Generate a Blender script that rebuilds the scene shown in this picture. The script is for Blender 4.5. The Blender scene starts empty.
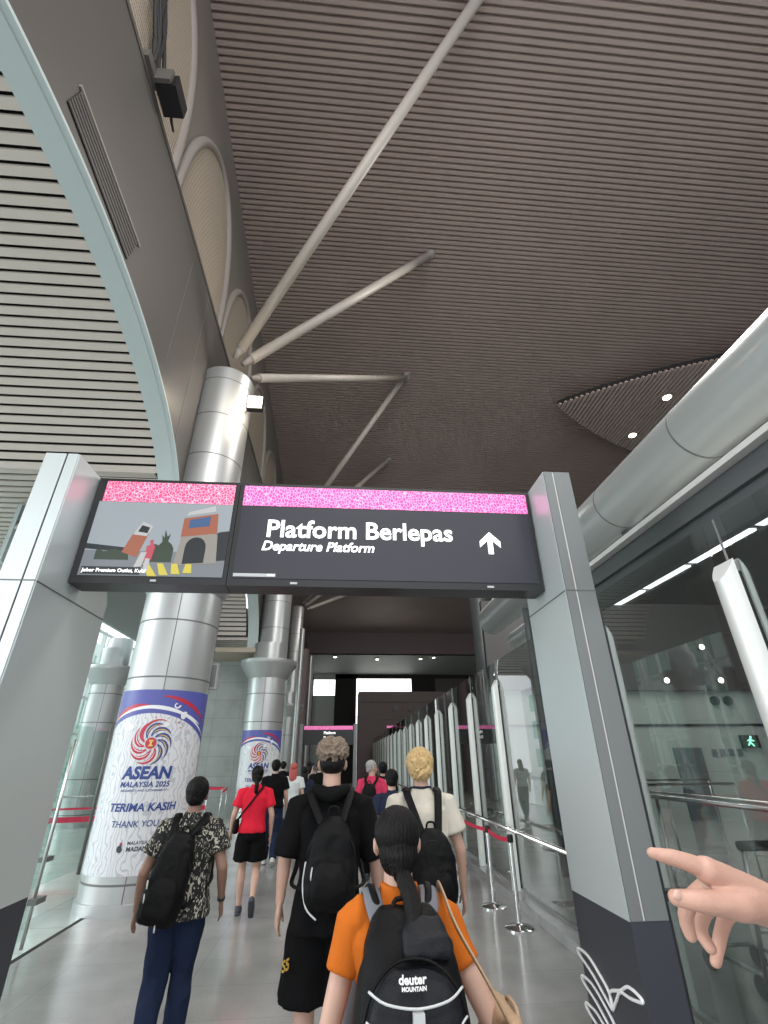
import bpy, bmesh, math, random
from mathutils import Vector, Matrix, noise
random.seed(7)
V = Vector
scene = bpy.context.scene
COL = scene.collection
PI = math.pi

# ------------------------------------------------------------------ materials
def mat(name, color, rough=0.5, metal=0.0, bump=0.0, bscale=40.0, var=0.0, vscale=6.0, emis=0.0, ecol=None, stretch=(1, 1, 1), spec=0.5):
    m = bpy.data.materials.new(name); m.use_nodes = True
    nt = m.node_tree; b = nt.nodes['Principled BSDF']
    b.inputs['Base Color'].default_value = (*color, 1)
    b.inputs['Roughness'].default_value = rough
    b.inputs['Metallic'].default_value = metal
    b.inputs['Specular IOR Level'].default_value = spec
    if emis:
        b.inputs['Emission Color'].default_value = (*(ecol or color), 1)
        b.inputs['Emission Strength'].default_value = emis
    tc = nt.nodes.new('ShaderNodeTexCoord'); mp = nt.nodes.new('ShaderNodeMapping')
    mp.inputs['Scale'].default_value = stretch
    nt.links.new(tc.outputs['Object'], mp.inputs['Vector'])
    n = nt.nodes.new('ShaderNodeTexNoise'); n.inputs['Scale'].default_value = vscale; n.inputs['Detail'].default_value = 4
    nt.links.new(mp.outputs[0], n.inputs['Vector'])
    if var:
        mx = nt.nodes.new('ShaderNodeMix'); mx.data_type = 'RGBA'
        mx.inputs['A'].default_value = (*[max(0, c * (1 - var)) for c in color], 1)
        mx.inputs['B'].default_value = (*[min(1, c * (1 + var)) for c in color], 1)
        nt.links.new(n.outputs['Fac'], mx.inputs['Factor']); nt.links.new(mx.outputs['Result'], b.inputs['Base Color'])
    if bump:
        n2 = nt.nodes.new('ShaderNodeTexNoise'); n2.inputs['Scale'].default_value = bscale; n2.inputs['Detail'].default_value = 3
        nt.links.new(mp.outputs[0], n2.inputs['Vector'])
        bp = nt.nodes.new('ShaderNodeBump'); bp.inputs['Strength'].default_value = bump; bp.inputs['Distance'].default_value = 0.01
        nt.links.new(n2.outputs['Fac'], bp.inputs['Height']); nt.links.new(bp.outputs[0], b.inputs['Normal'])
    return m

def glass(name, tint=(0.9, 0.95, 0.93), refl=1.0, rough=0.01):
    m = bpy.data.materials.new(name); m.use_nodes = True
    nt = m.node_tree; nt.nodes.clear()
    o = nt.nodes.new('ShaderNodeOutputMaterial'); mx = nt.nodes.new('ShaderNodeMixShader')
    t = nt.nodes.new('ShaderNodeBsdfTransparent'); t.inputs[0].default_value = (*tint, 1)
    g = nt.nodes.new('ShaderNodeBsdfGlossy'); g.inputs['Roughness'].default_value = rough
    f = nt.nodes.new('ShaderNodeFresnel'); f.inputs['IOR'].default_value = 1.5
    mu = nt.nodes.new('ShaderNodeMath'); mu.operation = 'MULTIPLY'; mu.inputs[1].default_value = refl; mu.use_clamp = True
    gm = nt.nodes.new('ShaderNodeNewGeometry'); io = nt.nodes.new('ShaderNodeMapRange')
    io.inputs['To Min'].default_value = 1.5; io.inputs['To Max'].default_value = 1 / 1.5
    nt.links.new(gm.outputs['Backfacing'], io.inputs['Value']); nt.links.new(io.outputs[0], f.inputs['IOR'])
    nt.links.new(f.outputs[0], mu.inputs[0]); nt.links.new(mu.outputs[0], mx.inputs[0])
    nt.links.new(t.outputs[0], mx.inputs[1]); nt.links.new(g.outputs[0], mx.inputs[2]); nt.links.new(mx.outputs[0], o.inputs[0])
    return m

def pattern(name, kind, c1, c2, scale, lo=0.45, hi=0.55, rough=0.8, emis=0.0, stretch=(1, 1, 1), distort=0.0):
    m = bpy.data.materials.new(name); m.use_nodes = True
    nt = m.node_tree; b = nt.nodes['Principled BSDF']; b.inputs['Roughness'].default_value = rough
    tc = nt.nodes.new('ShaderNodeTexCoord'); mp = nt.nodes.new('ShaderNodeMapping'); mp.inputs['Scale'].default_value = stretch
    nt.links.new(tc.outputs['Object'], mp.inputs['Vector'])
    if kind == 'noise':
        t = nt.nodes.new('ShaderNodeTexNoise'); t.inputs['Detail'].default_value = 2; t.inputs['Distortion'].default_value = distort; out = t.outputs['Fac']
    elif kind == 'voronoi':
        t = nt.nodes.new('ShaderNodeTexVoronoi'); t.feature = 'DISTANCE_TO_EDGE'; out = t.outputs['Distance']
    elif kind == 'vcell':
        t = nt.nodes.new('ShaderNodeTexVoronoi'); out = t.outputs['Distance']
    else:
        t = nt.nodes.new('ShaderNodeTexWave'); t.inputs['Distortion'].default_value = distort; t.inputs['Detail'].default_value = 2; out = t.outputs['Fac']
    t.inputs['Scale'].default_value = scale
    nt.links.new(mp.outputs[0], t.inputs['Vector'])
    r = nt.nodes.new('ShaderNodeValToRGB'); r.color_ramp.elements[0].position = lo; r.color_ramp.elements[1].position = hi
    r.color_ramp.elements[0].color = (*c1, 1); r.color_ramp.elements[1].color = (*c2, 1)
    nt.links.new(out, r.inputs[0]); nt.links.new(r.outputs[0], b.inputs['Base Color'])
    if emis:
        nt.links.new(r.outputs[0], b.inputs['Emission Color']); b.inputs['Emission Strength'].default_value = emis
    return m

def tiles(name, c1, c2, mortar, size, rough, msize=0.004, vec=(0, 0, 0), speck=0.12):
    m = bpy.data.materials.new(name); m.use_nodes = True
    nt = m.node_tree; b = nt.nodes['Principled BSDF']; b.inputs['Roughness'].default_value = rough
    tc = nt.nodes.new('ShaderNodeTexCoord'); mp = nt.nodes.new('ShaderNodeMapping')
    mp.inputs['Rotation'].default_value = vec
    nt.links.new(tc.outputs['Object'], mp.inputs['Vector'])
    br = nt.nodes.new('ShaderNodeTexBrick'); br.offset = 0.0
    br.inputs['Scale'].default_value = 1.0; br.inputs['Brick Width'].default_value = size[0]; br.inputs['Row Height'].default_value = size[1]
    br.inputs['Mortar Size'].default_value = msize; br.inputs['Mortar Smooth'].default_value = 0.2
    br.inputs['Color1'].default_value = (*c1, 1); br.inputs['Color2'].default_value = (*c2, 1); br.inputs['Mortar'].default_value = (*mortar, 1)
    nt.links.new(mp.outputs[0], br.inputs['Vector'])
    n = nt.nodes.new('ShaderNodeTexNoise'); n.inputs['Scale'].default_value = 90; n.inputs['Detail'].default_value = 3
    nt.links.new(tc.outputs['Object'], n.inputs['Vector'])
    n3 = nt.nodes.new('ShaderNodeTexNoise'); n3.inputs['Scale'].default_value = 2.2; n3.inputs['Detail'].default_value = 5
    nt.links.new(tc.outputs['Object'], n3.inputs['Vector'])
    ad = nt.nodes.new('ShaderNodeMath'); ad.operation = 'ADD'
    nt.links.new(n.outputs['Fac'], ad.inputs[0]); nt.links.new(n3.outputs['Fac'], ad.inputs[1])
    mr = nt.nodes.new('ShaderNodeMapRange'); mr.inputs['From Min'].default_value = 0.6; mr.inputs['From Max'].default_value = 1.4
    mr.inputs['To Min'].default_value = 1 - speck * 2; mr.inputs['To Max'].default_value = 1 + speck * 2
    nt.links.new(ad.outputs[0], mr.inputs['Value'])
    vm = nt.nodes.new('ShaderNodeVectorMath'); vm.operation = 'SCALE'
    nt.links.new(br.outputs['Color'], vm.inputs[0]); nt.links.new(mr.outputs[0], vm.inputs['Scale'])
    nt.links.new(vm.outputs[0], b.inputs['Base Color'])
    return m

M = {}
M['floor'] = tiles('granite_floor', (0.29, 0.285, 0.28), (0.27, 0.265, 0.26), (0.22, 0.22, 0.22), (1.2, 0.6), 0.16, 0.004)
M['floor_pale'] = tiles('pale_floor', (0.55, 0.6, 0.58), (0.52, 0.58, 0.56), (0.36, 0.42, 0.4), (1.2, 0.8), 0.08, 0.008, speck=0.05)
M['stone_wall'] = tiles('stone_wall', (0.36, 0.385, 0.375), (0.33, 0.355, 0.345), (0.27, 0.29, 0.28), (0.9, 0.6), 0.35, 0.01, vec=(PI / 2, 0, 0))
M['ceiling'] = mat('brown_ceiling', (0.33, 0.26, 0.232), 0.55, 0.1, var=0.12, vscale=0.5)
M['leaf'] = mat('leaf_panel_ribs', (0.42, 0.34, 0.31), 0.55)
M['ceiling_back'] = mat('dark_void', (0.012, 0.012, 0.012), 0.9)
M['slat'] = mat('white_slat', (0.58, 0.52, 0.47), 0.5)
M['fascia'] = mat('grey_fascia', (0.105, 0.098, 0.092), 0.42, 0.15, var=0.06, vscale=1.0)
M['wall_up'] = mat('upper_wall_panel', (0.2, 0.175, 0.155), 0.6, var=0.12, vscale=1.2)
M['infill'] = mat('beige_ribs', (0.42, 0.36, 0.29), 0.7)
M['arch_trim'] = mat('grey_brown_trim', (0.27, 0.24, 0.22), 0.5)
M['aqua'] = mat('pale_aqua_trim', (0.47, 0.54, 0.54), 0.5)
M['alu'] = mat('brushed_aluminium', (0.46, 0.47, 0.47), 0.34, 0.55, var=0.06, vscale=3, stretch=(1, 1, 0.1))
M['alu_dark'] = mat('seam', (0.16, 0.16, 0.16), 0.5, 0.4)
M['pipe'] = mat('grey_painted_pipe', (0.47, 0.5, 0.5), 0.33, 0.35)
M['strut'] = mat('cream_painted_steel', (0.42, 0.38, 0.34), 0.45)
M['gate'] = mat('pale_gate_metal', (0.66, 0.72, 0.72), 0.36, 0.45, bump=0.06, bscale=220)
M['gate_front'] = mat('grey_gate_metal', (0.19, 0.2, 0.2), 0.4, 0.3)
M['gate_dark'] = mat('charcoal_plinth', (0.045, 0.047, 0.06), 0.35, 0.2)
M['black'] = mat('black_frame', (0.01, 0.01, 0.012), 0.35)
M['sign_face'] = mat('sign_screen_charcoal', (0.02, 0.02, 0.028), 0.25, emis=0.2, ecol=(0.035, 0.035, 0.05))
M['pink'] = pattern('pink_songket', 'voronoi', (0.95, 0.45, 0.72), (0.62, 0.06, 0.28), 46, 0.0, 0.1, 0.4, 0.62, (1.0, 1, 0.8))
M['white_lit'] = mat('white_lit_letter', (0.9, 0.9, 0.9), 0.4, emis=0.9, ecol=(1, 1, 1))
M['white'] = mat('white_paint', (0.85, 0.85, 0.85), 0.5)
M['banner_white'] = pattern('banner_leaf_white', 'wave', (0.5, 0.52, 0.56), (0.7, 0.71, 0.74), 5.5, 0.05, 0.3, 0.35, 0, (1, 1, 0.8), 16)
M['banner_blue'] = mat('banner_blue', (0.09, 0.1, 0.36), 0.35)
M['banner_red'] = mat('banner_red', (0.5, 0.03, 0.06), 0.35)
M['banner_navy'] = mat('banner_navy', (0.03, 0.06, 0.25), 0.35)
M['banner_dark'] = mat('banner_dark', (0.05, 0.05, 0.07), 0.35)
M['banner_yellow'] = mat('banner_yellow', (0.75, 0.5, 0.1), 0.35)
M['banner_plain'] = mat('banner_plain_white', (0.8, 0.81, 0.84), 0.35)
M['glass'] = glass('clear_glass', (0.76, 0.79, 0.78), 1.3)
M['glass_dark'] = glass('tinted_glass', (0.5, 0.54, 0.53), 1.8)
M['glass_green'] = glass('green_glass', (0.92, 0.98, 0.96), 0.8)
M['fin'] = mat('pale_fin', (0.72, 0.74, 0.71), 0.4, 0.15, bump=0.08, bscale=60)
M['chrome'] = mat('stainless_steel', (0.72, 0.72, 0.72), 0.16, 1.0)
M['chrome_dark'] = mat('brushed_rail', (0.5, 0.5, 0.5), 0.3, 1.0)
M['red_belt'] = mat('red_belt', (0.65, 0.02, 0.07), 0.6)
M['rubber'] = mat('black_rubber', (0.015, 0.015, 0.015), 0.7)
M['ledge'] = mat('pale_ledge', (0.62, 0.62, 0.6), 0.5)
M['band'] = mat('dark_grey_band', (0.1, 0.11, 0.115), 0.4, 0.2)
M['mauve'] = mat('mauve_panel', (0.16, 0.125, 0.12), 0.6)
M['dark_wall'] = mat('dark_wall', (0.05, 0.045, 0.045), 0.6)
M['grey_wall'] = mat('grey_wall', (0.27, 0.3, 0.28), 0.6)
M['lamp'] = mat('lit_lamp', (1, 0.95, 0.85), 0.5, emis=14, ecol=(1, 0.86, 0.66))
M['flood'] = mat('lit_flood', (1, 0.97, 0.9), 0.5, emis=22, ecol=(1, 0.88, 0.68))
M['strip'] = mat('lit_strip', (1, 1, 1), 0.5, emis=3.2, ecol=(0.88, 0.9, 1.0))
M['window_lit'] = mat('daylit_window', (1, 1, 1), 0.5, emis=2.5, ecol=(1, 0.99, 0.96))
M['green_lit'] = mat('green_exit_glyph', (0.3, 0.9, 0.6), 0.5, emis=2.0, ecol=(0.25, 1, 0.6))
M['white_frame'] = mat('white_window_frame', (0.72, 0.76, 0.75), 0.45)
M['bldg'] = mat('pale_building', (0.86, 0.9, 0.89), 0.7)
M['bldg_green'] = mat('green_window_glass', (0.3, 0.52, 0.45), 0.15)
M['skin'] = mat('skin_light', (0.5, 0.31, 0.24), 0.5, var=0.1, vscale=14)
M['skin_pink'] = mat('skin_pink', (0.52, 0.3, 0.23), 0.45, var=0.16, vscale=22, bump=0.12, bscale=260)
M['skin_tan'] = mat('skin_tan', (0.24, 0.135, 0.095), 0.5, var=0.1, vscale=14)
M['nail'] = mat('fingernail', (0.6, 0.37, 0.31), 0.3)
M['eye'] = mat('eye', (0.03, 0.02, 0.02), 0.1)
M['hair_black'] = mat('hair_black', (0.004, 0.0035, 0.0035), 0.42, spec=0.2, bump=0.7, bscale=60, var=0.5, vscale=40, stretch=(6, 6, 0.5))
M['hair_brown'] = mat('hair_ash_brown', (0.2, 0.15, 0.11), 0.6, bump=0.9, bscale=90, var=0.5, vscale=45)
M['hair_blond'] = mat('hair_blond', (0.62, 0.43, 0.2), 0.5, bump=0.9, bscale=60, var=0.35, vscale=60, stretch=(2, 2, 0.7))
M['hair_grey'] = mat('hair_grey', (0.35, 0.34, 0.33), 0.6, bump=0.6, bscale=80)
M['hair_red'] = mat('hair_red', (0.4, 0.07, 0.06), 0.5, bump=0.6, bscale=80)
def cloth(n, c, **k): return mat(n, c, 0.9, bump=0.25, bscale=260, var=0.12, vscale=9, spec=0.12, **k)
M['c_black'] = cloth('black_cotton', (0.005, 0.005, 0.0055))
M['c_black2'] = cloth('black_shorts_cloth', (0.004, 0.004, 0.0045))
M['c_orange'] = cloth('orange_cotton', (0.5, 0.125, 0.015))
M['c_cream'] = cloth('cream_cotton', (0.6, 0.56, 0.48))
M['c_red'] = cloth('red_cotton', (0.66, 0.02, 0.045))
M['c_rose'] = cloth('rose_cotton', (0.62, 0.05, 0.12))
M['c_navy'] = cloth('navy_cloth', (0.02, 0.025, 0.05))
M['c_denim'] = cloth('dark_denim', (0.014, 0.022, 0.05))
M['c_white'] = cloth('white_cotton', (0.62, 0.66, 0.66))
M['c_grey'] = cloth('grey_cloth', (0.22, 0.22, 0.23))
M['batik'] = pattern('black_batik_leaves', 'noise', (0.006, 0.006, 0.006), (0.42, 0.4, 0.33), 42, 0.55, 0.6, 0.85, 0, (1, 1, 0.6), 1.6)
M['nylon'] = mat('black_nylon', (0.003, 0.003, 0.0035), 0.5, bump=0.3, bscale=300, spec=0.14)
M['nylon2'] = mat('dark_grey_nylon', (0.008, 0.009, 0.012), 0.45, bump=0.3, bscale=300, spec=0.2)
M['strap_grey'] = mat('grey_webbing', (0.13, 0.14, 0.16), 0.7)
M['silver_piping'] = mat('silver_piping', (0.5, 0.52, 0.52), 0.4)
M['tan'] = mat('tan_leather', (0.42, 0.28, 0.17), 0.5, bump=0.2, bscale=80)
M['sole'] = mat('dark_sole', (0.05, 0.055, 0.07), 0.7)
M['shoe_white'] = mat('white_shoe', (0.55, 0.55, 0.53), 0.6)

# ------------------------------------------------------------------ object helpers
def wloc(o):
    p = V((0, 0, 0))
    while o is not None:
        p = p + V(o.location); o = o.parent
    return p

def tag(o, label=None, cat=None, group=None, kind=None):
    if label: o['label'] = label
    if cat: o['category'] = cat
    if group: o['group'] = group
    if kind: o['kind'] = kind
    return o

def thing(name, label, cat, loc=(0, 0, 0), rz=0.0, group=None):
    o = bpy.data.objects.new(name, None); COL.objects.link(o)
    o.location = loc; o.rotation_euler = (0, 0, rz); o.empty_display_size = 0.1
    return tag(o, label, cat, group)

def link_mesh(name, me, m, parent=None, smooth=False):
    o = bpy.data.objects.new(name, me); COL.objects.link(o)
    for mm in (m if isinstance(m, (list, tuple)) else [m]): me.materials.append(mm)
    if smooth:
        for p in me.polygons: p.use_smooth = True
    if parent is not None: o.parent = parent
    return o

def build(bm, name, m, parent=None, smooth=False, world=True, bevel=0.0):
    """links a bmesh; world=True: its coordinates are world ones, the parents' location is taken off"""
    if bevel:
        es = [e for e in bm.edges if len(e.link_faces) == 2 and e.calc_face_angle(0) > 0.6]
        bmesh.ops.bevel(bm, geom=es, offset=bevel, segments=2, affect='EDGES', clamp_overlap=True)
    if world and parent is not None:
        bmesh.ops.translate(bm, verts=bm.verts, vec=-wloc(parent))
    bmesh.ops.recalc_face_normals(bm, faces=bm.faces)
    me = bpy.data.meshes.new(name); bm.to_mesh(me); bm.free()
    o = link_mesh(name, me, m, parent, smooth)
    if smooth == 'auto':
        me.set_sharp_from_angle(angle=0.6)
    return o

def copy_tree(o, parent=None):
    c = o.copy(); COL.objects.link(c); c.parent = parent
    for ch in [x for x in bpy.data.objects if x.parent == o]:
        copy_tree(ch, c)
    return c

def box(bm, x0, x1, y0, y1, z0, z1):
    vs = [bm.verts.new((x, y, z)) for x in (x0, x1) for y in (y0, y1) for z in (z0, z1)]
    for f in ((0, 1, 3, 2), (4, 6, 7, 5), (0, 4, 5, 1), (2, 3, 7, 6), (0, 2, 6, 4), (1, 5, 7, 3)):
        bm.faces.new([vs[i] for i in f])
    return vs

def mbox(*a):
    bm = bmesh.new(); box(bm, *a); return bm

def prism(bm, pts, axis, a, b):
    """polygon pts (2D) extruded along axis from a to b"""
    def P(p, t):
        if axis == 'x': return (t, p[0], p[1])
        if axis == 'y': return (p[0], t, p[1])
        return (p[0], p[1], t)
    A = [bm.verts.new(P(p, a)) for p in pts]; B = [bm.verts.new(P(p, b)) for p in pts]
    n = len(pts)
    bm.faces.new(A); bm.faces.new(B[::-1])
    for i in range(n): bm.faces.new((A[i], B[i], B[(i + 1) % n], A[(i + 1) % n]))

def rings(bm, rs, closed=True):
    """rs: list of lists of points, equal length, closed loops; caps the ends"""
    R = [[bm.verts.new(p) for p in r] for r in rs]
    n = len(R[0])
    for a, b in zip(R, R[1:]):
        for i in range(n): bm.faces.new((a[i], a[(i + 1) % n], b[(i + 1) % n], b[i]))
    if closed:
        bm.faces.new(R[0][::-1]); bm.faces.new(R[-1])

def lathe(bm, prof, c, n=32):
    rings(bm, [[(c[0] + r * math.cos(2 * PI * i / n), c[1] + r * math.sin(2 * PI * i / n), z) for i in range(n)] for r, z in prof])

def catmull(pts, sub=4):
    out = []
    n = len(pts)
    for i in range(n - 1):
        p0 = pts[max(i - 1, 0)]; p1 = pts[i]; p2 = pts[i + 1]; p3 = pts[min(i + 2, n - 1)]
        for k in range(sub):
            t = k / sub
            out.append([0.5 * (2 * b + (c - a) * t + (2 * a - 5 * b + 4 * c - d) * t * t + (-a + 3 * b - 3 * c + d) * t ** 3) for a, b, c, d in zip(p0, p1, p2, p3)])
    out.append(list(pts[-1]))
    return out

def tube(bm, pts, rad, n=12, sub=0, flat=1.0, round_ends=False, ref=None):
    """pts: 3D points; rad: number or list; flat scales the second axis"""
    if not isinstance(rad, (list, tuple)): rad = [rad] * len(pts)
    P = [list(p) + [r] for p, r in zip(pts, rad)]
    if sub: P = catmull(P, sub)
    pos = [V(p[:3]) for p in P]; rr = [max(p[3], 1e-4) for p in P]
    if round_ends:
        d0 = (pos[0] - pos[1]).normalized(); d1 = (pos[-1] - pos[-2]).normalized()
        pre = [(pos[0] + d0 * rr[0] * math.sin(a), rr[0] * math.cos(a)) for a in (1.4, 1.05, 0.7, 0.35)]
        post = [(pos[-1] + d1 * rr[-1] * math.sin(a), rr[-1] * math.cos(a)) for a in (0.35, 0.7, 1.05, 1.4)]
        pos = [p for p, _ in pre] + pos + [p for p, _ in post]; rr = [r for _, r in pre] + rr + [r for _, r in post]
    up = V(ref) if ref else V((0.13, 0.31, 0.94)).normalized()
    rs = []; u = None
    for i, p in enumerate(pos):
        t = (pos[min(i + 1, len(pos) - 1)] - pos[max(i - 1, 0)]).normalized()
        if u is None or ref:
            u = up - t * up.dot(t)
            if u.length < 1e-3: u = V((1, 0, 0)) - t * t.x
        else: u = u - t * u.dot(t)
        u.normalize(); w = t.cross(u)
        rs.append([p + u * (rr[i] * flat * math.cos(2 * PI * k / n)) + w * (rr[i] * math.sin(2 * PI * k / n)) for k in range(n)])
    rings(bm, rs)

def mtube(*a, **k):
    bm = bmesh.new(); tube(bm, *a, **k); return bm

def ellipsoid(bm, c, r, rot=None, nu=20, nv=12):
    rs = []
    for j in range(1, nv):
        a = -PI / 2 + PI * j / nv
        rs.append([V((r[0] * math.cos(a) * math.cos(2 * PI * k / nu), r[1] * math.cos(a) * math.sin(2 * PI * k / nu), r[2] * math.sin(a))) for k in range(nu)])
    if rot: rs = [[rot @ p for p in q] for q in rs]
    rings(bm, [[p + V(c) for p in q] for q in rs])

def sect(c, rx, ry, n=24, e=2.0):
    """superellipse ring in the xy plane"""
    out = []
    for k in range(n):
        a = 2 * PI * k / n; ca, sa = math.cos(a), math.sin(a)
        out.append((c[0] + rx * math.copysign(abs(ca) ** (2 / e), ca), c[1] + ry * math.copysign(abs(sa) ** (2 / e), sa), c[2]))
    return out

def loft(bm, secs, n=24, e=2.0, sub=3):
    """secs: (x, y, z, rx, ry)"""
    S = catmull([list(s) for s in secs], sub) if sub else secs
    rings(bm, [sect(s[:3], max(s[3], 1e-3), max(s[4], 1e-3), n, e) for s in S])

def fuse(bm, voxel, smooth=2, fold=0.0, fscale=9.0, factor=0.5, post=None, stretch=1.0):
    """voxel-fuses overlapping closed shells into one continuous surface; returns a mesh"""
    bmesh.ops.recalc_face_normals(bm, faces=bm.faces)
    me = bpy.data.meshes.new('tmp'); bm.to_mesh(me); bm.free()
    o = bpy.data.objects.new('tmp', me); COL.objects.link(o)
    md = o.modifiers.new('r', 'REMESH'); md.mode = 'VOXEL'; md.voxel_size = voxel
    if smooth:
        ms = o.modifiers.new('s', 'SMOOTH'); ms.iterations = smooth; ms.factor = factor
    dg = bpy.context.evaluated_depsgraph_get(); dg.update()
    out = bpy.data.meshes.new_from_object(o.evaluated_get(dg), depsgraph=dg)
    bpy.data.objects.remove(o); bpy.data.meshes.remove(me)
    if fold:
        ns = [v.normal.copy() for v in out.vertices]
        for v, nn in zip(out.vertices, ns):
            q = V((v.co.x * fscale, v.co.y * fscale, v.co.z * fscale * stretch))
            f = noise.noise(q) + 0.5 * noise.noise(q * 2.3 + V((5, 1, 2)))
            f = (1 - abs(f) * 2.2)
            v.co += nn * fold * f
    if post:
        for v in out.vertices: v.co = post(v.co)
    return out

def text_mesh(body, size, bold=0.0, shear=0.0, align='LEFT', extrude=0.002, space=1.0):
    c = bpy.data.curves.new('txt', 'FONT'); c.body = body; c.size = size; c.offset = bold * size; c.shear = shear
    c.align_x = align; c.extrude = extrude; c.resolution_u = 3; c.space_character = space
    o = bpy.data.objects.new('txt', c); COL.objects.link(o)
    dg = bpy.context.evaluated_depsgraph_get(); dg.update()
    me = bpy.data.meshes.new_from_object(o.evaluated_get(dg), depsgraph=dg)
    bpy.data.objects.remove(o); bpy.data.curves.remove(c)
    return me

def lettering(body, size, m, parent, fn, name='lettering', label=None, **k):
    me = text_mesh(body, size, **k)
    for v in me.vertices: v.co = fn(v.co)
    o = link_mesh(name, me, m, parent)
    me.materials.clear(); me.materials.append(m)
    if label: o['label'] = label
    return o

def flat_poly(polys, fn, name, m, parent, thick=0.002, cuts=None):
    """2D polygons mapped by fn(u,v,depth); cut into strips along u so they can wrap a curve"""
    bm = bmesh.new()
    for p in polys:
        vs = [bm.verts.new((q[0], q[1], 0)) for q in p]
        f = bm.faces.new(vs)
    bmesh.ops.triangulate(bm, faces=bm.faces[:])
    if cuts:
        us = [v.co.x for v in bm.verts]; a, b = min(us), max(us); x = math.ceil(a / cuts) * cuts
        while x < b:
            bmesh.ops.bisect_plane(bm, geom=bm.verts[:] + bm.edges[:] + bm.faces[:], plane_co=(x, 0, 0), plane_no=(1, 0, 0)); x += cuts
    r = bmesh.ops.extrude_face_region(bm, geom=bm.faces[:])
    ex = [g for g in r['geom'] if isinstance(g, bmesh.types.BMVert)]
    for v in ex: v.co.z = thick
    for v in bm.verts: v.co = fn(v.co)
    return build(bm, name, m, parent, world=False)

# ------------------------------------------------------------------ room shell
STRUCT = dict(kind='structure')
o = build(mbox(-3.0, 22, -6, 46, -0.15, 0), 'floor', M['floor'], smooth=False); tag(o, 'grey speckled polished granite concourse floor', 'floor', kind='structure')
o = build(mbox(-13.5, -3.0, -6, 46, -0.15, 0), 'floor_side', M['floor_pale']); tag(o, 'paler glossy floor to the left of the seam', 'floor', kind='structure')
o = build(mbox(-3.03, -2.985, -6, 46, -0.01, 0.004), 'trim_1', M['rubber']); tag(o, 'thin dark metal seam strip along the floor', 'trim', kind='structure')

SL = 0.12
def zc(y): return 15.7 - SL * (y - 4)
bm = bmesh.new()
pitch = 0.136; y = -5.0; prof = []
while y < 42.5:
    prof += [(y, zc(y) + 0.0), (y + 0.072, zc(y + .072)), (y + 0.09, zc(y + .09) + 0.08), (y + 0.118, zc(y + .118) + 0.08)]
    y += pitch
A = [bm.verts.new((-3.3, p[0], p[1])) for p in prof]; B = [bm.verts.new((24, p[0], p[1])) for p in prof]
for i in range(len(prof) - 1): bm.faces.new((A[i], A[i + 1], B[i + 1], B[i]))
o = build(bm, 'ceiling', M['ceiling']); tag(o, 'sloping brown ribbed metal ceiling of the hall', 'ceiling', kind='structure')
o = build(mbox(-3.3, 24, -5, 43, 16.95, 17.1), 'ceiling_roof', M['dark_wall']); tag(o, 'roof above the ribbed ceiling', 'roof', kind='structure')

# arches of the left fascia
ARCH = [(3.2, 4.8, 4.8, 2.63), (12.9, 4.25, 5.0, 2.5), (21.9, 4.2, 5.0, 2.5), (30.9, 4.2, 5.0, 2.5)]
def arch_z(y):
    for yc, a, z0, b in ARCH:
        t = 1 - ((y - yc) / a) ** 2
        if t > 0: return z0 + b * math.sqrt(t)
    return 5.0
bm = bmesh.new(); ys = []
y = -5.0
while y <= 42: ys.append(y); y += 0.1
for yc, a, _, _ in ARCH: ys += [yc - a, yc + a, yc - a + .01, yc + a - .01, yc - a + .04, yc + a - .04]
ys = sorted(q for q in ys if q >= -5)
def strip_wall(bm, ys, fz, ztop, x0, x1):
    prev = None
    for q in ys:
        zz = fz(q) + (0.03 if fz is arch_z else 0)
        cur = [bm.verts.new(p) for p in ((x0, q, zz), (x0, q, ztop), (x1, q, ztop), (x1, q, zz))]
        if prev:
            for i in range(4): bm.faces.new((prev[i], prev[(i + 1) % 4], cur[(i + 1) % 4], cur[i]))
        prev = cur
strip_wall(bm, ys, arch_z, 10.25, -3.0, -3.2)
o = build(bm, 'wall_fascia', M['fascia']); tag(o, 'dark grey arched fascia wall above the left columns', 'wall', kind='structure')
# seams on the fascia
bm = bmesh.new()
for q in (5.9, 6.9, 12.0, 15.2): box(bm, -3.0, -2.994, q, q + 0.015, arch_z(q) + .1, 10.2)
o = build(bm, 'trim_2', M['alu_dark']); tag(o, 'panel joints of the grey fascia', 'trim', kind='structure')
# aqua intrados
for k, (yc, a, z0, b) in enumerate(ARCH):
    bm = bmesh.new(); prev = None
    N = 90
    for i in range(N + 1):
        t = PI * i / N
        cy, cz = math.cos(t), math.sin(t)
        o0 = (yc - (a) * cy, z0 + (b) * cz); o1 = (yc - (a + .0) * cy, z0 + (b + 0.0) * cz + .06)
        cur = [bm.verts.new(p) for p in ((-2.985, *o0), (-3.05, o0[0], o0[1] - .0), (-3.06, o0[0], o0[1] - .015), (-3.34, o0[0], o0[1] - .015), (-3.34, o0[0], o0[1] + .12), (-2.985, o0[0], o0[1] + .045))]
        if prev:
            for j in range(6): bm.faces.new((prev[j], prev[(j + 1) % 6], cur[(j + 1) % 6], cur[j]))
        prev = cur
    o = build(bm, 'trim_%d' % (3 + k), M['aqua'], smooth=False)
    tag(o, ['pale aqua arch soffit band over the near left bay', 'pale aqua arch soffit band between the bannered columns', 'pale aqua arch soffit band of the third bay', 'pale aqua arch soffit band of the fourth bay'][k], 'trim', kind='structure')

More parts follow.
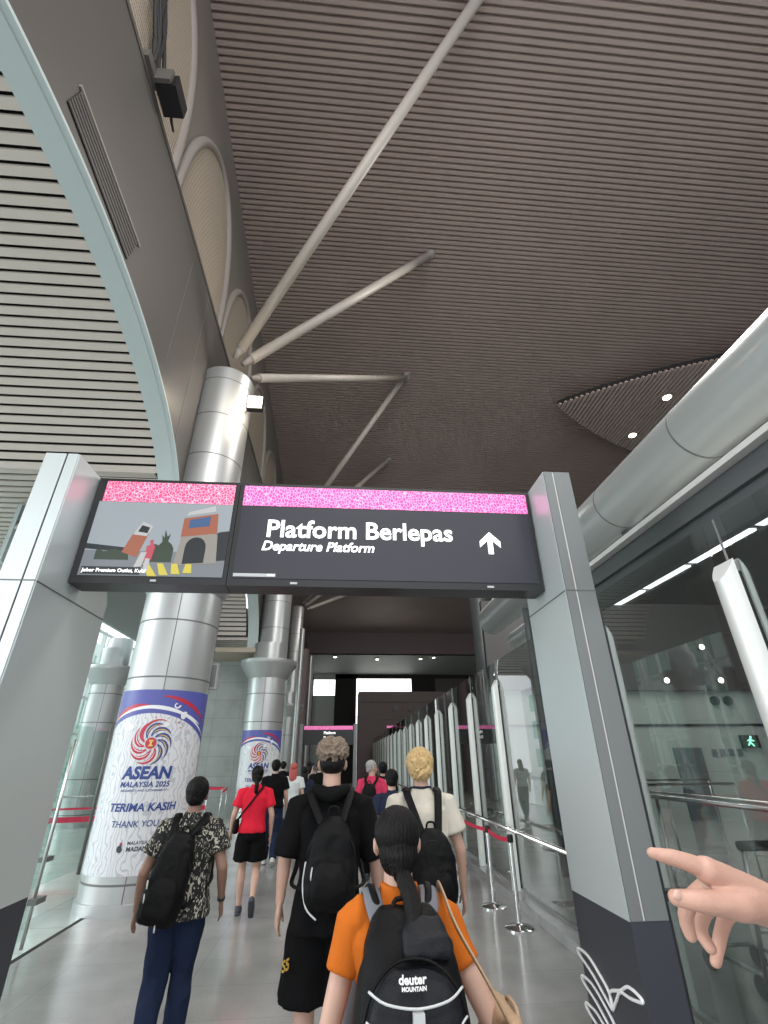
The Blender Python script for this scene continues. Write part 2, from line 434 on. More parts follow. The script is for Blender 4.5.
# slatted vaults
def vault(k, yc, a, z0, b, y0, y1, x0, x1, lab):
    bm = bmesh.new(); bb = bmesh.new()
    # arc-length walk
    def zz(y):
        t = 1 - ((y - yc) / a) ** 2
        return z0 + b * math.sqrt(max(t, 0.0))
    y = y0; acc = 0.0; pts = [(y0, zz(y0))]
    st = 0.004
    while y < y1:
        ny = y + st; acc += math.hypot(st, zz(ny) - zz(y)); y = ny
        if acc >= 0.16: pts.append((y, zz(y))); acc = 0.0
    prev = None
    for (ya, za), (yb, zb) in zip(pts, pts[1:]):
        f = 0.70
        d = V((0, yb - ya, zb - za)) * f
        nn = V((0, -(zb - za), yb - ya)).normalized() * 0.03
        p = V((0, ya, za))
        prism(bm, [((p)[1], (p)[2]), ((p + d)[1], (p + d)[2]), ((p + d + nn)[1], (p + d + nn)[2]), ((p + nn)[1], (p + nn)[2])], 'x', x0, x1)
    for (ya, za) in pts:
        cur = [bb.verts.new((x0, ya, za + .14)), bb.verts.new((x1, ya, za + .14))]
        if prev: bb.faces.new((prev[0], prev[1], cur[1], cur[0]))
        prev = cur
    o = build(bm, 'ceiling_vault_%d' % k, M['slat']); tag(o, lab, 'ceiling', kind='structure')
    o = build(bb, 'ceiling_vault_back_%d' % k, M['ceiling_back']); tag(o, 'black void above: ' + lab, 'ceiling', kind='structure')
vault(1, 3.2, 4.8, 4.8, 2.63, -1.5, 7.46, -9.5, -3.33, 'white slatted vault over the near left bay')
vault(2, 12.9, 4.25, 5.0, 2.5, 8.8, 17.1, -6.4, -3.42, 'white slatted vault over the second left bay')
vault(3, 21.9, 4.2, 5.0, 2.5, 17.8, 26.0, -6.4, -3.42, 'white slatted vault over the third left bay')
# flat slatted soffit beyond the near bay
bm = bmesh.new(); y = 7.47
while y < 12.6:
    box(bm, -10.5, -5.7, y, y + .145, 6.2, 6.23); y += 0.222
y = 7.47
while y < 8.6:
    box(bm, -5.7, -3.45, y, y + .145, 6.2, 6.23); y += 0.222
o = build(bm, 'ceiling_soffit', M['slat']); tag(o, 'flat white slatted soffit behind the near vault', 'ceiling', kind='structure')
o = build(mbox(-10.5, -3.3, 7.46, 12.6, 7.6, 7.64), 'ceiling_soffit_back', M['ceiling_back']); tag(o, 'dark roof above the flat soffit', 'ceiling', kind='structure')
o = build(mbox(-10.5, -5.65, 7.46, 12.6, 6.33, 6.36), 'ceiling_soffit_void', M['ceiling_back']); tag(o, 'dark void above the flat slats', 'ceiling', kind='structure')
o = build(mbox(-6.5, -6.42, 8.8, 26, 5.0, 7.7), 'trim_8', M['aqua']); tag(o, 'outer aqua edge of the slatted vaults', 'trim', kind='structure')
# beige flat lintel soffit by second column
o = build(mbox(-6.4, -3.0, 16.85, 18.6, 4.95, 5.1), 'ceiling_lintel', M['infill']); tag(o, 'beige flat soffit beside the second column', 'ceiling', kind='structure')

# upper wall with blind arches
bm = bmesh.new(); strip_wall(bm, [-5 + i * 1.0 for i in range(48)], lambda q: 10.0, 17.0, -3.18, -3.3)
o = build(bm, 'wall_left', M['wall_up']); tag(o, 'brown grey upper wall beside the ribbed ceiling', 'wall', kind='structure')
o = build(mbox(-3.2, -2.98, -5, 42, 10.2, 10.27), 'trim_9', M['fascia']); tag(o, 'ledge on top of the grey fascia', 'trim', kind='structure')
def blind_arch(yc, first=None):
    t = thing('blind_arch', '', 'wall panel', (-3.16, yc, 10.25), group='blind arches along the upper wall')
    zb = zc(yc) - 15.3
    b = 3.35 + zb * 0.9
    bm = bmesh.new()
    path = []
    for i in range(41):
        a = PI * i / 40
        path.append((-3.14, yc - 1.55 * math.cos(a), 10.3 + b * math.sin(a) ** 0.8))
    tube(bm, path, 0.1, n=8, flat=1.0)
    build(bm, 'arch_moulding', M['arch_trim'], t, smooth=True)
    bm = bmesh.new(); z = 10.28
    while z < 10.3 + b - 0.1:
        s = ((z - 10.3) / b if z > 10.3 else 0)
        w = 1.5 * math.sqrt(max(0, 1 - s ** 2.5))
        if w > .05: box(bm, -3.175, -3.12, yc - w, yc + w, z, z + .05)
        z += 0.085
    build(bm, 'ribbed_infill', M['infill'], t)
    return t
places = ['at the top left corner of the view', 'left of the strut foot, above the black lamp box end', 'directly above the near column head', 'beyond the near column head', 'halfway to the second column', 'above the second column', 'past the second column', 'near the far end']
for k, yc in enumerate([-0.25, 3.1, 6.45, 9.8, 13.15, 16.5, 19.85, 23.2]):
    t = blind_arch(yc); t['label'] = 'brown blind arch with beige ribbed infill, ' + ['nearest the camera, over the camera', 'first in view, behind the black cable box', 'second in view, past the black cable box', 'just beyond the lit floodlight', 'fourth in view along the wall', 'over the second bannered column', 'past the second bannered column', 'farthest of the row'][k]

# left end wall, facade, ground outside
o = build(mbox(-6.6, -2.4, 18.6, 18.8, 0, 5.2), 'wall_stone', M['stone_wall']); tag(o, 'pale grey stone tiled wall between the columns', 'wall', kind='structure')
fac = thing('window_1', 'tall white framed glass facade letting in daylight', 'window', (-9.3, 6, 0)); tag(fac, kind='structure')
bm = bmesh.new(); y = 6.0
while y <= 30:
    box(bm, -9.4, -9.25, y, y + .08, 0, 6.2); y += 1.5
for z in (0.0, 1.3, 2.5, 3.7, 4.9, 6.1): box(bm, -9.38, -9.28, 6, 30, z, z + .08)
build(bm, 'mullions', M['white_frame'], fac)
bm = bmesh.new()
for y in (8, 12, 16, 20, 24):
    for a, b in (((-9.1, y, 0), (-8.3, y + .9, 6.2)), ((-9.1, y + 1.8, 0), (-8.3, y + .9, 6.2))): tube(bm, [a, b], 0.04, 8)
build(bm, 'diagonal_braces', M['white_frame'], fac)
bm = bmesh.new(); box(bm, -9.33, -9.32, 6, 30, 0, 6.15); build(bm, 'pane', M['glass_green'], fac)
o = build(mbox(-60, -13.5, -20, 80, -0.4, -0.2), 'ground', mat('paving', (0.5, 0.52, 0.5), 0.9)); tag(o, 'pale ground outside the facade', 'ground', kind='structure')
bd = thing('office_building', 'pale building with green windows outside the left facade', 'building', (-19, 30, 0))
bm = bmesh.new(); box(bm, -24, -17, 22, 60, -0.3, 9); build(bm, 'walls', M['bldg'], bd)
for j in range(3):
    for i in range(9):
        build(mbox(-17.06, -16.95, 23 + i * 4, 25.6 + i * 4, 0.8 + j * 2.8, 2.6 + j * 2.8), 'window', M['bldg_green'], bd)

# ------------------------------------------------------------------ columns
def column(loc, R, zcap, ztop, label, group='round metal clad columns', cap=True, up=None, clad='alu'):
    x, y = loc
    t = thing('column', label, 'column', (x, y, 0), group=group)
    up = up or R * 0.78
    bm = bmesh.new(); lathe(bm, [(R + .03, 0), (R + .03, .12), (R, .125), (R, zcap)], loc, 64); build(bm, 'shaft', M[clad], t, 'auto')
    bm = bmesh.new()
    for z in (0.3, 1.2, 2.75, 3.6):
        if z < zcap: lathe(bm, [(R + .002, z), (R + .003, z + .006), (R + .003, z + .018), (R + .002, z + .024)], loc, 64)
    ca = math.atan2(-y, -x) - 0.1
    for a in (ca, ca + PI / 2, ca - PI / 2, ca + PI):
        p = (x + R * math.cos(a), y + R * math.sin(a)); box(bm, p[0] - .006, p[0] + .006, p[1] - .004, p[1] + .004, .12, zcap)
    build(bm, 'panel_joint', M['alu_dark'], t)
    if cap:
        bm = bmesh.new(); lathe(bm, [(R, zcap - .02), (R * 1.5, zcap + .42), (R * 1.53, zcap + .46), (R * 1.53, zcap + .56), (R * 1.1, zcap + .57), (R * .9, zcap + .62), (R * .9, zcap + 1.15)], loc, 64)
        build(bm, 'capital', M['alu'], t, 'auto')
    if ztop > zcap + 1:
        bm = bmesh.new(); lathe(bm, [(up, zcap + .6), (up, ztop - .05), (up * .93, ztop)], (x + (R - up) * .7, y), 64); build(bm, 'upper_shaft', M[clad], t, 'auto')
        bm = bmesh.new()
        for z in (5.8, 6.75, 7.7, 8.6): lathe(bm, [(up + .002, z), (up + .003, z + .005), (up + .003, z + .015), (up + .002, z + .02)], (x + (R - up) * .7, y), 64)
        build(bm, 'upper_joint', M['alu_dark'], t)
    return t
C1 = (-2.71, 8.09); R1 = 0.6
C2 = (-2.55, 17.3); R2 = 0.63
column(C1, R1, 4.13, 8.95, 'nearest bannered metal column behind the hanging screen', up=0.56)
column(C2, R2, 4.13, 9.25, 'second metal column with flared capital, farther down the hall', up=0.5)
column((-2.7, 26.2), 0.5, 3.6, 9.25, 'third slimmer metal column past the second banner', up=0.36)
column((-7.7, 17.2), 0.5, 3.9, 5.4, 'outer column by the glass facade, left of the near banner', up=.4)
column((5.75, 19.5), 0.34, 4.0, 12.5, 'dark round column behind the right glass screen', cap=False, up=.34, clad='band')
# banners
def make_banner(C, R, z0, z1, a_mid, a_half, label, simple=False):
    """a_mid: direction from the column axis to the banner's centre"""
    t = thing('banner', label, 'banner', (C[0], C[1], z0), group='column wrap banners')
    Rr = R + 0.006
    def fn_off(off):
        def fn(c):
            a = a_mid + c.x / Rr
            rr = Rr + off + c.z
            return V((rr * math.cos(a), rr * math.sin(a), c.y))
        return fn
    H = z1 - z0; W = a_half * Rr
    def P(polys, off, name, m, lab=None):
        o = flat_poly(polys, fn_off(off), name, m, t, 0.001, 0.05)
        if lab: o['label'] = lab
        return o
    P([[(-W, 0), (W, 0), (W, H), (-W, H)]], 0, 'sheet', M['banner_white'])
    # blue field with curved lower edge
    top = [(-W, H), (W, H)]
    low = []
    for i in range(25):
        u = W - 2 * W * i / 24
        low.append((u, H - 0.62 + 0.3 * math.cos(u * 1.75) - 0.1 * u))
    P([[(-W, H)] + [(p[0], min(p[1], H - .02)) for p in low[::-1]] + [(W, H)]], 0.002, 'blue_field', M['banner_blue'])
    def arcband(u0, u1, off0, wid, n=22, amp=0.3):
        up, dn = [], []
        for i in range(n + 1):
            s = i / n; u = u0 + (u1 - u0) * s
            z = H - 0.52 + amp * math.cos(u * 1.75) - 0.1 * u + off0; w = wid * math.sin(PI * min(max(s, .02), .98)) ** .6
            up.append((u, z + w)); dn.append((u, z - w * .3))
        return up + dn[::-1]
    P([arcband(-W * .98, -.1, -.02, .07)], 0.004, 'red_swoosh', M['banner_red'])
    P([arcband(.0, W * .9, .13, .045)], 0.004, 'red_swoosh', M['banner_red'])
    P([arcband(-W * .9, W * .95, -.03, .035)], 0.005, 'white_swoosh', M['banner_plain'])
    P([arcband(-W * .2, W * .75, .06, .03, amp=.2)], 0.005, 'white_swoosh', M['banner_plain'])
    # curls
    def curl(cx, cy, r, s0, turns, w, flip=1):
        up, dn = [], []
        for i in range(19):
            s = i / 18; a = s0 + turns * 2 * PI * s * flip; rr = r * (1 - .75 * s); ww = w * (1 - .5 * s)
            up.append((cx + (rr + ww) * math.cos(a), cy + (rr + ww) * math.sin(a))); dn.append((cx + (rr - ww) * math.cos(a), cy + (rr - ww) * math.sin(a)))
        return up + dn[::-1]
    for args in ((-.36, H - .48, .075, 2.6, .75, .014, 1), (.2, H - .2, .05, 0, .8, .012, -1), (.33, H - .35, .06, 1, .8, .012, 1), (.1, H - .42, .07, 4, .6, .014, 1), (-.5, H - .62, .05, 2, .8, .01, 1)):
        P([curl(*args)], 0.006, 'curl', M['banner_plain'])
    for uv, r in (((.0, H - .47), .012), ((.05, H - .5), .009), ((.27, H - .43), .014), ((.3, H - .5), .01), ((-.05, H - .37), .009)):
        P([[(uv[0] + r * math.cos(a * PI / 4), uv[1] + r * math.sin(a * PI / 4)) for a in range(8)]], 0.006, 'dot', M['banner_red'])
    # pinwheel emblem
    cx, cy, r = -0.05, H * 0.68, 0.27
    def petal(a0, r0, r1, sweep, w):
        up, dn = [], []
        for i in range(15):
            s = i / 14; rr = r0 + (r1 - r0) * math.sin(s * PI / 2); a = a0 + sweep * s
            ww = w * math.sin(PI * (0.08 + .9 * s)) ** .8 * (.4 + .6 * s) / max(rr, .05)
            up.append((cx + rr * math.cos(a + ww), cy + rr * math.sin(a + ww))); dn.append((cx + rr * math.cos(a - ww), cy + rr * math.sin(a - ww)))
        return up + dn[::-1]
    for i in range(10):
        e = 20 + 36 * i; a = math.radians(e) + 1.35
        navy = (e % 360) < 70 or (e % 360) > 250
        P([petal(a, .085, r, -1.35, .062)], 0.004, 'petal', M['banner_navy'] if navy else M['banner_red'])
        P([petal(a - .16, .12, r * .94, -1.2, .017 if navy else .013)], 0.006, 'petal_stripe', M['banner_yellow'] if navy else M['banner_plain'])
    P([petal(math.radians(42) + 2.1, .1, r * 1.22, -2.1, .05)], 0.0065, 'long_petal', M['banner_red'])
    cir = [(cx + .072 * math.cos(a * PI / 12), cy + .072 * math.sin(a * PI / 12)) for a in range(24)]
    P([cir], 0.007, 'roundel', M['banner_red'])
    P([[(cx - .035, cy - .04), (cx + .035, cy - .04), (cx + .012, cy - .008), (cx + .012, cy + .008), (cx + .035, cy + .04), (cx - .035, cy + .04), (cx - .012, cy + .008), (cx - .012, cy - .008)]], 0.009, 'rice_sheaf', M['banner_yellow'])
    def T(body, size, u, v, m, bold, shear=0, space=1.0, sx=1.0):
        def f(c):
            g = fn_off(0.004)
            return g(V((c.x * sx + u, c.y + v, c.z)))
        me = text_mesh(body, size, bold, shear, 'CENTER', 0.0006, space)
        bm = bmesh.new(); bm.from_mesh(me)
        us = [v_.co.x for v_ in bm.verts]; x = min(us)
        while x < max(us):
            bmesh.ops.bisect_plane(bm, geom=bm.verts[:] + bm.edges[:] + bm.faces[:], plane_co=(x, 0, 0), plane_no=(1, 0, 0)); x += 0.06
        for v_ in bm.verts: v_.co = f(v_.co)
        me2 = bpy.data.meshes.new('lettering'); bm.to_mesh(me2); bm.free()
        link_mesh('lettering', me2, m, t)
    T('ASEAN', .2, -.03, H * .485, M['banner_navy'], .045, .12)
    T('MALAYSIA 2025', .088, -.03, H * .44, M['banner_navy'], .025, .12, sx=1.05)
    T('INCLUSIVITY AND SUSTAINABILITY', .035, -.03, H * .416, M['banner_navy'], .01, .1, sx=1.05)
    T('TERIMA KASIH', .125, -.0, H * .315, M['banner_navy'], .03, .12, sx=1.07)
    T('THANK YOU', .1, -.06, H * .235, M['banner_navy'], .008, .12)
    T('MALAYSIA', .05, .02, H * .15, M['banner_dark'], .02, .05)
    T('MADANI', .066, .03, H * .118, M['banner_dark'], .03, .05)
    P([curl(-.17, H * .128, .045, 1.2, 1.3, .0055, 1)], 0.005, 'spiral_emblem', M['banner_dark'])
    P([[(-.19, H * .128 + .05), (-.15, H * .128 + .05), (-.17, H * .128 + .085)]], 0.005, 'hibiscus_mark', M['banner_red'])
    return t
def dir_to(C, px, py): return math.atan2(py - C[1], px - C[0])
make_banner(C1, R1, 0.40, 2.58, dir_to(C1, 0, 0) - 0.06, 1.42, 'banner wrapped round the near column thanking in blue letters')
make_banner(C2, R2, 0.45, 2.52, dir_to(C2, 0, 0) + 0.02, 1.3, 'smaller looking banner on the second column behind the red shirt')
# loose stone sign box on column side
t = thing('wall_speaker', 'small grey box fixed beside the near column above the banner', 'speaker', (-2.16, 8.45, 2.85))
build(mbox(-2.2, -2.06, 8.35, 8.5, 2.7, 3.1), 'housing', M['alu'], t, bevel=.01)
build(mbox(-2.185, -2.075, 8.335, 8.352, 2.73, 3.07), 'grille', M['gate_front'], t)

# ------------------------------------------------------------------ roof struts
def strut(a, b, r, lab):
    t = thing('roof_strut', lab, 'strut', a, group='cream roof struts fanning from the column heads')
    a, b = V(a), V(b); d = (b - a).normalized()
    build(mtube([a + d * .25, b - d * .2], r, 16), 'tube', M['strut'], t, True)
    build(mtube([a, a + d * .28], [r * .45, r * .95], 12), 'foot_pin', M['arch_trim'], t, True)
    build(mtube([b - d * .22, b + d * .02], [r * .95, r * .5], 12), 'end_pin', M['arch_trim'], t, True)
    box_bm = bmesh.new(); ellipsoid(box_bm, b, (.16, .16, .1)); build(box_bm, 'ceiling_bracket', M['arch_trim'], t, True)
H1 = V((-2.42, 7.95, 9.3)); H2 = V((-2.2, 17.2, 9.3)); H3 = V((-2.3, 26.1, 9.3))
def tip(y, x=None): return V((x if x is not None else 2.15, y, zc(y) - 0.02))
strut(H1 + V((-.1, -.25, 0)), tip(3.3, 2.6), .115, 'longest cream roof strut rising to the top edge of the view')
strut(H1 + V((.05, -.1, 0)), tip(8.85, 2.25), .115, 'second cream strut rising from the near column head')
strut(H1 + V((.2, .2, -.1)), tip(13.5, 2.1), .1, 'lowest nearly level strut beside the lit floodlight')
strut(H2 + V((0, -.3, 0)), tip(13.35, 2.05), .1, 'strut leaning from the second column to the shared bracket')
strut(H2 + V((.1, .1, 0)), tip(18.2, 1.85), .1, 'short looking strut just above the sign, second column')
strut(H2 + V((.2, .3, -.1)), tip(22.4, 1.8), .1, 'third strut of the second column seen under the sign')
strut(H3 + V((0, -.3, 0)), tip(22.2, 1.75), .1, 'near strut of the third column seen under the sign')
strut(H3 + V((.1, 0, 0)), tip(27.2, 1.7), .1, 'middle strut of the third column seen under the sign')
strut(H3 + V((.2, .3, -.1)), tip(31.5, 1.7), .1, 'farthest strut of the third column')
# cap plates
# floodlight
fl = thing('floodlight', 'lit square floodlight on the near column head', 'floodlight', (-1.85, 7.4, 7.8))
bm = mbox(-2.0, -1.70, 7.32, 7.44, 7.67, 7.97); build(bm, 'housing', M['black'], fl, bevel=.01)
build(mbox(-1.98, -1.72, 7.30, 7.318, 7.69, 7.95), 'lens', M['flood'], fl)
build(mtube([(-2.0, 7.46, 7.8), (-1.85, 7.56, 8.0), (-1.7, 7.46, 7.8)], .02, 8), 'bracket', M['strut'], fl, True)
build(mtube([(-2.2, 7.9, 8.0), (-1.85, 7.5, 7.98)], .025, 8), 'arm', M['strut'], fl, True)

# ------------------------------------------------------------------ vent grille and cable box on the fascia
vg = thing('vent_grille', 'long black slotted air grille in the grey fascia', 'vent', (-3.0, 3.4, 7.8))
bm = bmesh.new()
def fz(y): return 7.78 + 0.0 * y
prism(bm, [(2.6, 7.66), (2.66, 8.04), (4.3, 7.95), (4.22, 7.5)], 'x', -2.998, -2.985); build(bm, 'backing', M['black'], vg)
bm = bmesh.new()
for k in range(6):
    f = (k + .5) / 6
    za = 7.66 + (8.04 - 7.66) * f; zb = 7.5 + (7.95 - 7.5) * f
    prism(bm, [(2.6 + .06 * f, za - .017), (2.6 + .06 * f, za + .017), (4.22 + .08 * f, zb + .017), (4.22 + .08 * f, zb - .017)], 'x', -2.988, -2.98)
build(bm, 'slats', M['fascia'], vg)
build(mtube([(-2.985, 2.62, 8.07), (-2.985, 4.36, 7.98)], .02, 6), 'rim', M['arch_trim'], vg)
cb = thing('cable_box', 'black equipment box with cable bundle above the fascia', 'junction box', (-2.95, 3.6, 10.6))
build(mbox(-2.93, -2.64, 3.4, 3.8, 10.24, 10.54), 'housing', M['black'], cb, bevel=.02)
build(mbox(-2.93, -2.7, 3.33, 3.39, 10.24, 10.54), 'side_plate', M['fascia'], cb)
build(mbox(-3.1, -2.92, 3.1, 3.5, 10.27, 10.45), 'bracket', M['fascia'], cb)
for k in range(6):
    yy = 3.25 + .07 * k; ph = k * 1.3
    pts = [(-2.95 - .01 * k, yy + .16 * math.sin(s * 1.3 + ph) - .22 * s, 10.5 + .5 * s) for s in range(8)]
    build(mtube(pts, .03, 6, sub=4), 'cable', M['rubber'], cb, True)
build(mtube([(-2.8, 3.7, 10.35), (-2.85, 3.85, 10.3), (-2.9, 4.05, 10.4)], .02, 6, sub=4), 'cable', M['rubber'], cb, True)

# ------------------------------------------------------------------ leaf-shaped lowered ceiling with lights
bm = bmesh.new()
def lhw(x):
    t = (x - 8.0) / 16.0
    return 3.4 * max(0, math.sin(PI * min(max(t, 0), 1))) ** 0.9 if 0 < t < 1 else 0
LZ = 13.75
x = 8.03
while x < 23.9:
    w = lhw(x + .05)
    if w > .03: box(bm, x, x + .1, 13.7 - w, 13.7 + w, LZ, LZ + .06)
    x += .16
o = build(bm, 'ceiling_leaf', M['leaf']); tag(o, 'lowered leaf shaped ribbed ceiling panel with two downlights', 'ceiling', kind='structure')
bm = bmesh.new(); pts = [(8.0 + 16 * i / 60, 13.7 - lhw(8.0 + 16 * i / 60)) for i in range(61)] + [(8.0 + 16 * i / 60, 13.7 + lhw(8.0 + 16 * i / 60)) for i in range(59, 0, -1)]
prism(bm, pts, 'z', LZ + .06, LZ + .22)
o = build(bm, 'ceiling_leaf_core', M['ceiling_back']); tag(o, 'dark upstand of the lowered leaf panel, coloured black as its shadow gap', 'ceiling', kind='structure')  # near-black colour puts in the shadow gap above the ribs
for k, (x, y) in enumerate(((11.95, 12.93), (11.93, 15.3))):
    t = thing('downlight', ['larger lit downlight near the grey pipe', 'smaller lit downlight at the lower edge of the leaf panel'][k], 'ceiling light', (x, y, LZ))
    bm = bmesh.new(); lathe(bm, [(.2, LZ - .03), (.2, LZ + .0)], (x, y), 20); build(bm, 'rim', M['alu'], t)
    bm = bmesh.new(); lathe(bm, [(.13, LZ - .05), (.15, LZ - .032)], (x, y), 20); build(bm, 'lens', M['lamp'], t)

# ------------------------------------------------------------------ overhead pipes on the right
pp = thing('overhead_pipe', 'big grey round steel pipe crossing the upper right', 'pipe', (3.6, 0, 4.64))
PR = 0.34
build(mtube([(3.6, -4, 4.64), (3.6, 11.2, 4.64), (3.6, 11.22, 4.64)], [PR, PR, PR * .97], 48), 'tube', M['pipe'], pp, 'auto')
for yy in (1.4, 3.65, 5.25, 8.0): build(mtube([(3.6, yy, 4.64), (3.6, yy + .02, 4.64)], PR + .004, 48), 'weld_seam', M['gate_front'], pp)
for yy in (-1.5, 5.3):
    build(mbox(3.66, 3.8, yy, yy + .15, 3.425, 4.32), 'saddle', M['band'], pp)
build(mtube([(3.6, 9.0, 4.4), (3.6, 9.0, 0)], .06, 12), 'post', M['band'], pp)
p2 = thing('overhead_pipe', 'short smaller pipe end below the big grey pipe', 'pipe', (4.2, 8.5, 4.22))
build(mtube([(4.2, 5.9, 4.22), (4.2, 11.4, 4.22), (4.2, 11.42, 4.22)], [.2, .2, .19], 32), 'tube', M['pipe'], p2, 'auto')
build(mtube([(4.2, 9.3, 4.1), (4.2, 9.3, 0)], .05, 12), 'post', M['band'], p2)

# ------------------------------------------------------------------ glass building on the right
o = build(mbox(2.6, 2.68, -4, 5.6, 3.0, 3.4), 'wall_band', M['band']); tag(o, 'dark grey beam band above the right glass', 'wall', kind='structure')
o = build(mbox(2.56, 2.6, -4, 5.6, 3.22, 3.28), 'trim_11', M['band']); tag(o, 'dark ridge along the beam band', 'trim', kind='structure')
o = build(mbox(2.52, 9, -4, 5.6, 3.4, 3.445), 'trim_12', M['ledge']); tag(o, 'pale roof ledge under the grey pipe', 'trim', kind='structure')
o = build(mbox(2.68, 9, -4, 5.6, 3.385, 3.4), 'ceiling_right', M['dark_wall']); tag(o, 'dark soffit inside the glass enclosure', 'ceiling', kind='structure')
edges = [-0.4, 0.45, 1.5, 2.42, 3.3, 4.15, 4.95, 5.58]
for k in range(len(edges) - 1):
    t = thing('strip_light', 'white linear strip light in the right soffit, ' + ['farthest behind camera', 'behind the camera side', 'next to the camera', 'nearest in view at the right edge', 'second from the right edge', 'third from the right edge', 'shortest, nearest the gate post'][k], 'strip light', (3.4, edges[k], 3.37), group='strip lights in the right soffit')
    build(mbox(3.36, 3.46, edges[k] + .045, edges[k + 1] - .045, 3.345, 3.36), 'diffuser', M['strip'], t)
    build(mbox(3.345, 3.475, edges[k] + .012, edges[k + 1] - .012, 3.36, 3.384), 'housing', M['black'], t)

GX = 2.45
# glass panes and fins
fy = [GXk for GXk in [2.67 + 1.69 * k for k in range(-1, 22)]]
t0 = None
def ordinal(k):
    return ['zeroth', 'first', 'second', 'third', 'fourth', 'fifth', 'sixth', 'seventh', 'eighth', 'ninth', 'tenth', 'eleventh', 'twelfth', 'thirteenth', 'fourteenth', 'fifteenth', 'sixteenth', 'seventeenth', 'eighteenth', 'nineteenth', 'twentieth', 'twenty first'][k]
def fin_bm(side):
    bm = bmesh.new(); top = 2.76
    r = []
    N = 12
    def ring(zf):
        pts = []
        for i in range(N + 1):
            a = PI * i / N
            dx = math.sin(a) * .085; dy = math.cos(a) * .085
            pts.append((side * (.018 + dx), dy, zf(dx)))
        pts += [(side * .018, -.085 * (1 - j / 3), zf(0)) for j in (1, 2)]
        return pts
    rings(bm, [ring(lambda d: 0.1), ring(lambda d: 2.55), ring(lambda d: top - d * 1.5)])
    return bm
for k, y in enumerate(fy):
    if k == 3: continue
    if t0 is None:
        t0 = thing('glass_post', '', 'post', (GX, y, 0), group='pale metal posts of the right glass screen')
        build(fin_bm(-1), 'front_fin', M['fin'], t0, 'auto', world=False)
        build(fin_bm(1), 'rear_fin', M['fin'], t0, 'auto', world=False)
        build(mtube([(0, -.02, 2.7), (0, -.02, 3.06)], .008, 6), 'rod', M['alu_dark'], t0, world=False)
        build(mbox(-.018, .018, -.07, .07, .1, 2.68), 'core', M['black'], t0, world=False)
        t = t0
    else:
        t = copy_tree(t0); t.location = (GX, y, 0)
    t['label'] = 'pale twin metal post of the glass screen, ' + ('behind the camera' if k == 0 else 'large one right of the gate' if k == 1 else 'just behind the gate post edge' if k == 2 else 'hidden side of the gate post' if k == 3 else '%s past the gate' % ordinal(k - 3))
for k in range(len(fy) - 1):
    if k == 3: continue
    y0, y1 = fy[k] + .09, (fy[k + 1] if k != 2 else fy[4]) - .09
    top = 3.06 if y1 < 5.6 else 3.04
    t = thing('glass_screen', 'clear glass pane of the right screen, ' + ('beside the camera' if k == 0 else 'right of the pointing hand' if k == 1 else 'behind the gate post' if k == 2 else '%s pane past the gate' % ordinal(k - 2)), 'glass pane', (GX, (y0 + y1) / 2, .1), group='glass panes of the right screen')
    build(mbox(GX - .006, GX + .006, y0, y1, .12, top), 'pane', M['glass'], t)
    build(mbox(GX - .02, GX + .02, y0, y1, .1, .135), 'bottom_channel', M['chrome_dark'], t)
o = build(mbox(2.28, 2.62, -4, 38, 0, .1), 'baseboard_right', M['floor']); tag(o, 'low granite kerb under the glass screen', 'kerb', kind='structure')
# black framed return pane beside the right gate post
t = thing('framed_glass_panel', 'black framed glass panel against the outer side of the right gate post', 'glass panel', (1.8, 3.4, 0))
bm = bmesh.new()
box(bm, 1.73, 1.775, 3.2, 3.26, 0.02, 2.62); box(bm, 1.73, 2.3, 3.2, 3.26, 0.94, .985)
build(bm, 'frame', M['black'], t)
build(mbox(1.775, 2.3, 3.22, 3.23, .05, .94), 'lower_pane', M['glass'], t)
# handrail
hr = thing('handrail', 'long stainless handrail running along the right glass screen', 'handrail', (2.2, 4.2, 0))
build(mtube([(2.2, 3.9, .845), (2.2, 36, .845)], .024, 12), 'rail', M['chrome'], hr, True)
for k in range(18):
    yy = 4.36 + 1.69 * k + .0
    build(mtube([(2.2, yy, .83), (2.22, yy, .78), (2.36, yy, .76)], .012, 8), 'bracket', M['chrome_dark'], hr, True)
# rail and stuff behind glass
def barrier(name, lab, pts, posts, m, r=.022, cat='railing', zt=1.0, belt=None):
    t = thing(name, lab, cat, (*pts[0][:2], 0))
    build(mtube(pts, r, 10), 'top_rail', m, t, True)
    for p in posts:
        build(mtube([(p[0], p[1], 0), (p[0], p[1], zt)], r * .8, 10), 'post', M['chrome_dark'], t, True)
    if belt:
        for z0, z1 in belt:
            bm = bmesh.new()
            for a, b in zip(pts, pts[1:]):
                d = (V(b) - V(a)); n = V((-d.y, d.x, 0)).normalized() * .006
                A = [(a[0] + n.x, a[1] + n.y), (b[0] + n.x, b[1] + n.y), (b[0] - n.x, b[1] - n.y), (a[0] - n.x, a[1] - n.y)]
                prism(bm, A, 'z', z0, z1)
            build(bm, 'belt', M['red_belt'], t)
    return t
barrier('railing', 'steel railing behind the right glass near the hand', [(3.6, 3.6, 1.25), (3.6, 8.5, 1.25), (6.5, 8.5, 1.25)], [(3.6, 3.7), (3.6, 6), (3.6, 8.5), (5, 8.5), (6.5, 8.5)], M['chrome_dark'], zt=1.25)
barrier('railing', 'second steel railing farther behind the right glass', [(5.6, 4.5, 1.1), (5.6, 14, 1.1), (10.0, 14, 1.1)], [(5.6, 4.6), (5.6, 9), (5.6, 14), (8, 14), (10, 14)], M['chrome_dark'], zt=1.1)
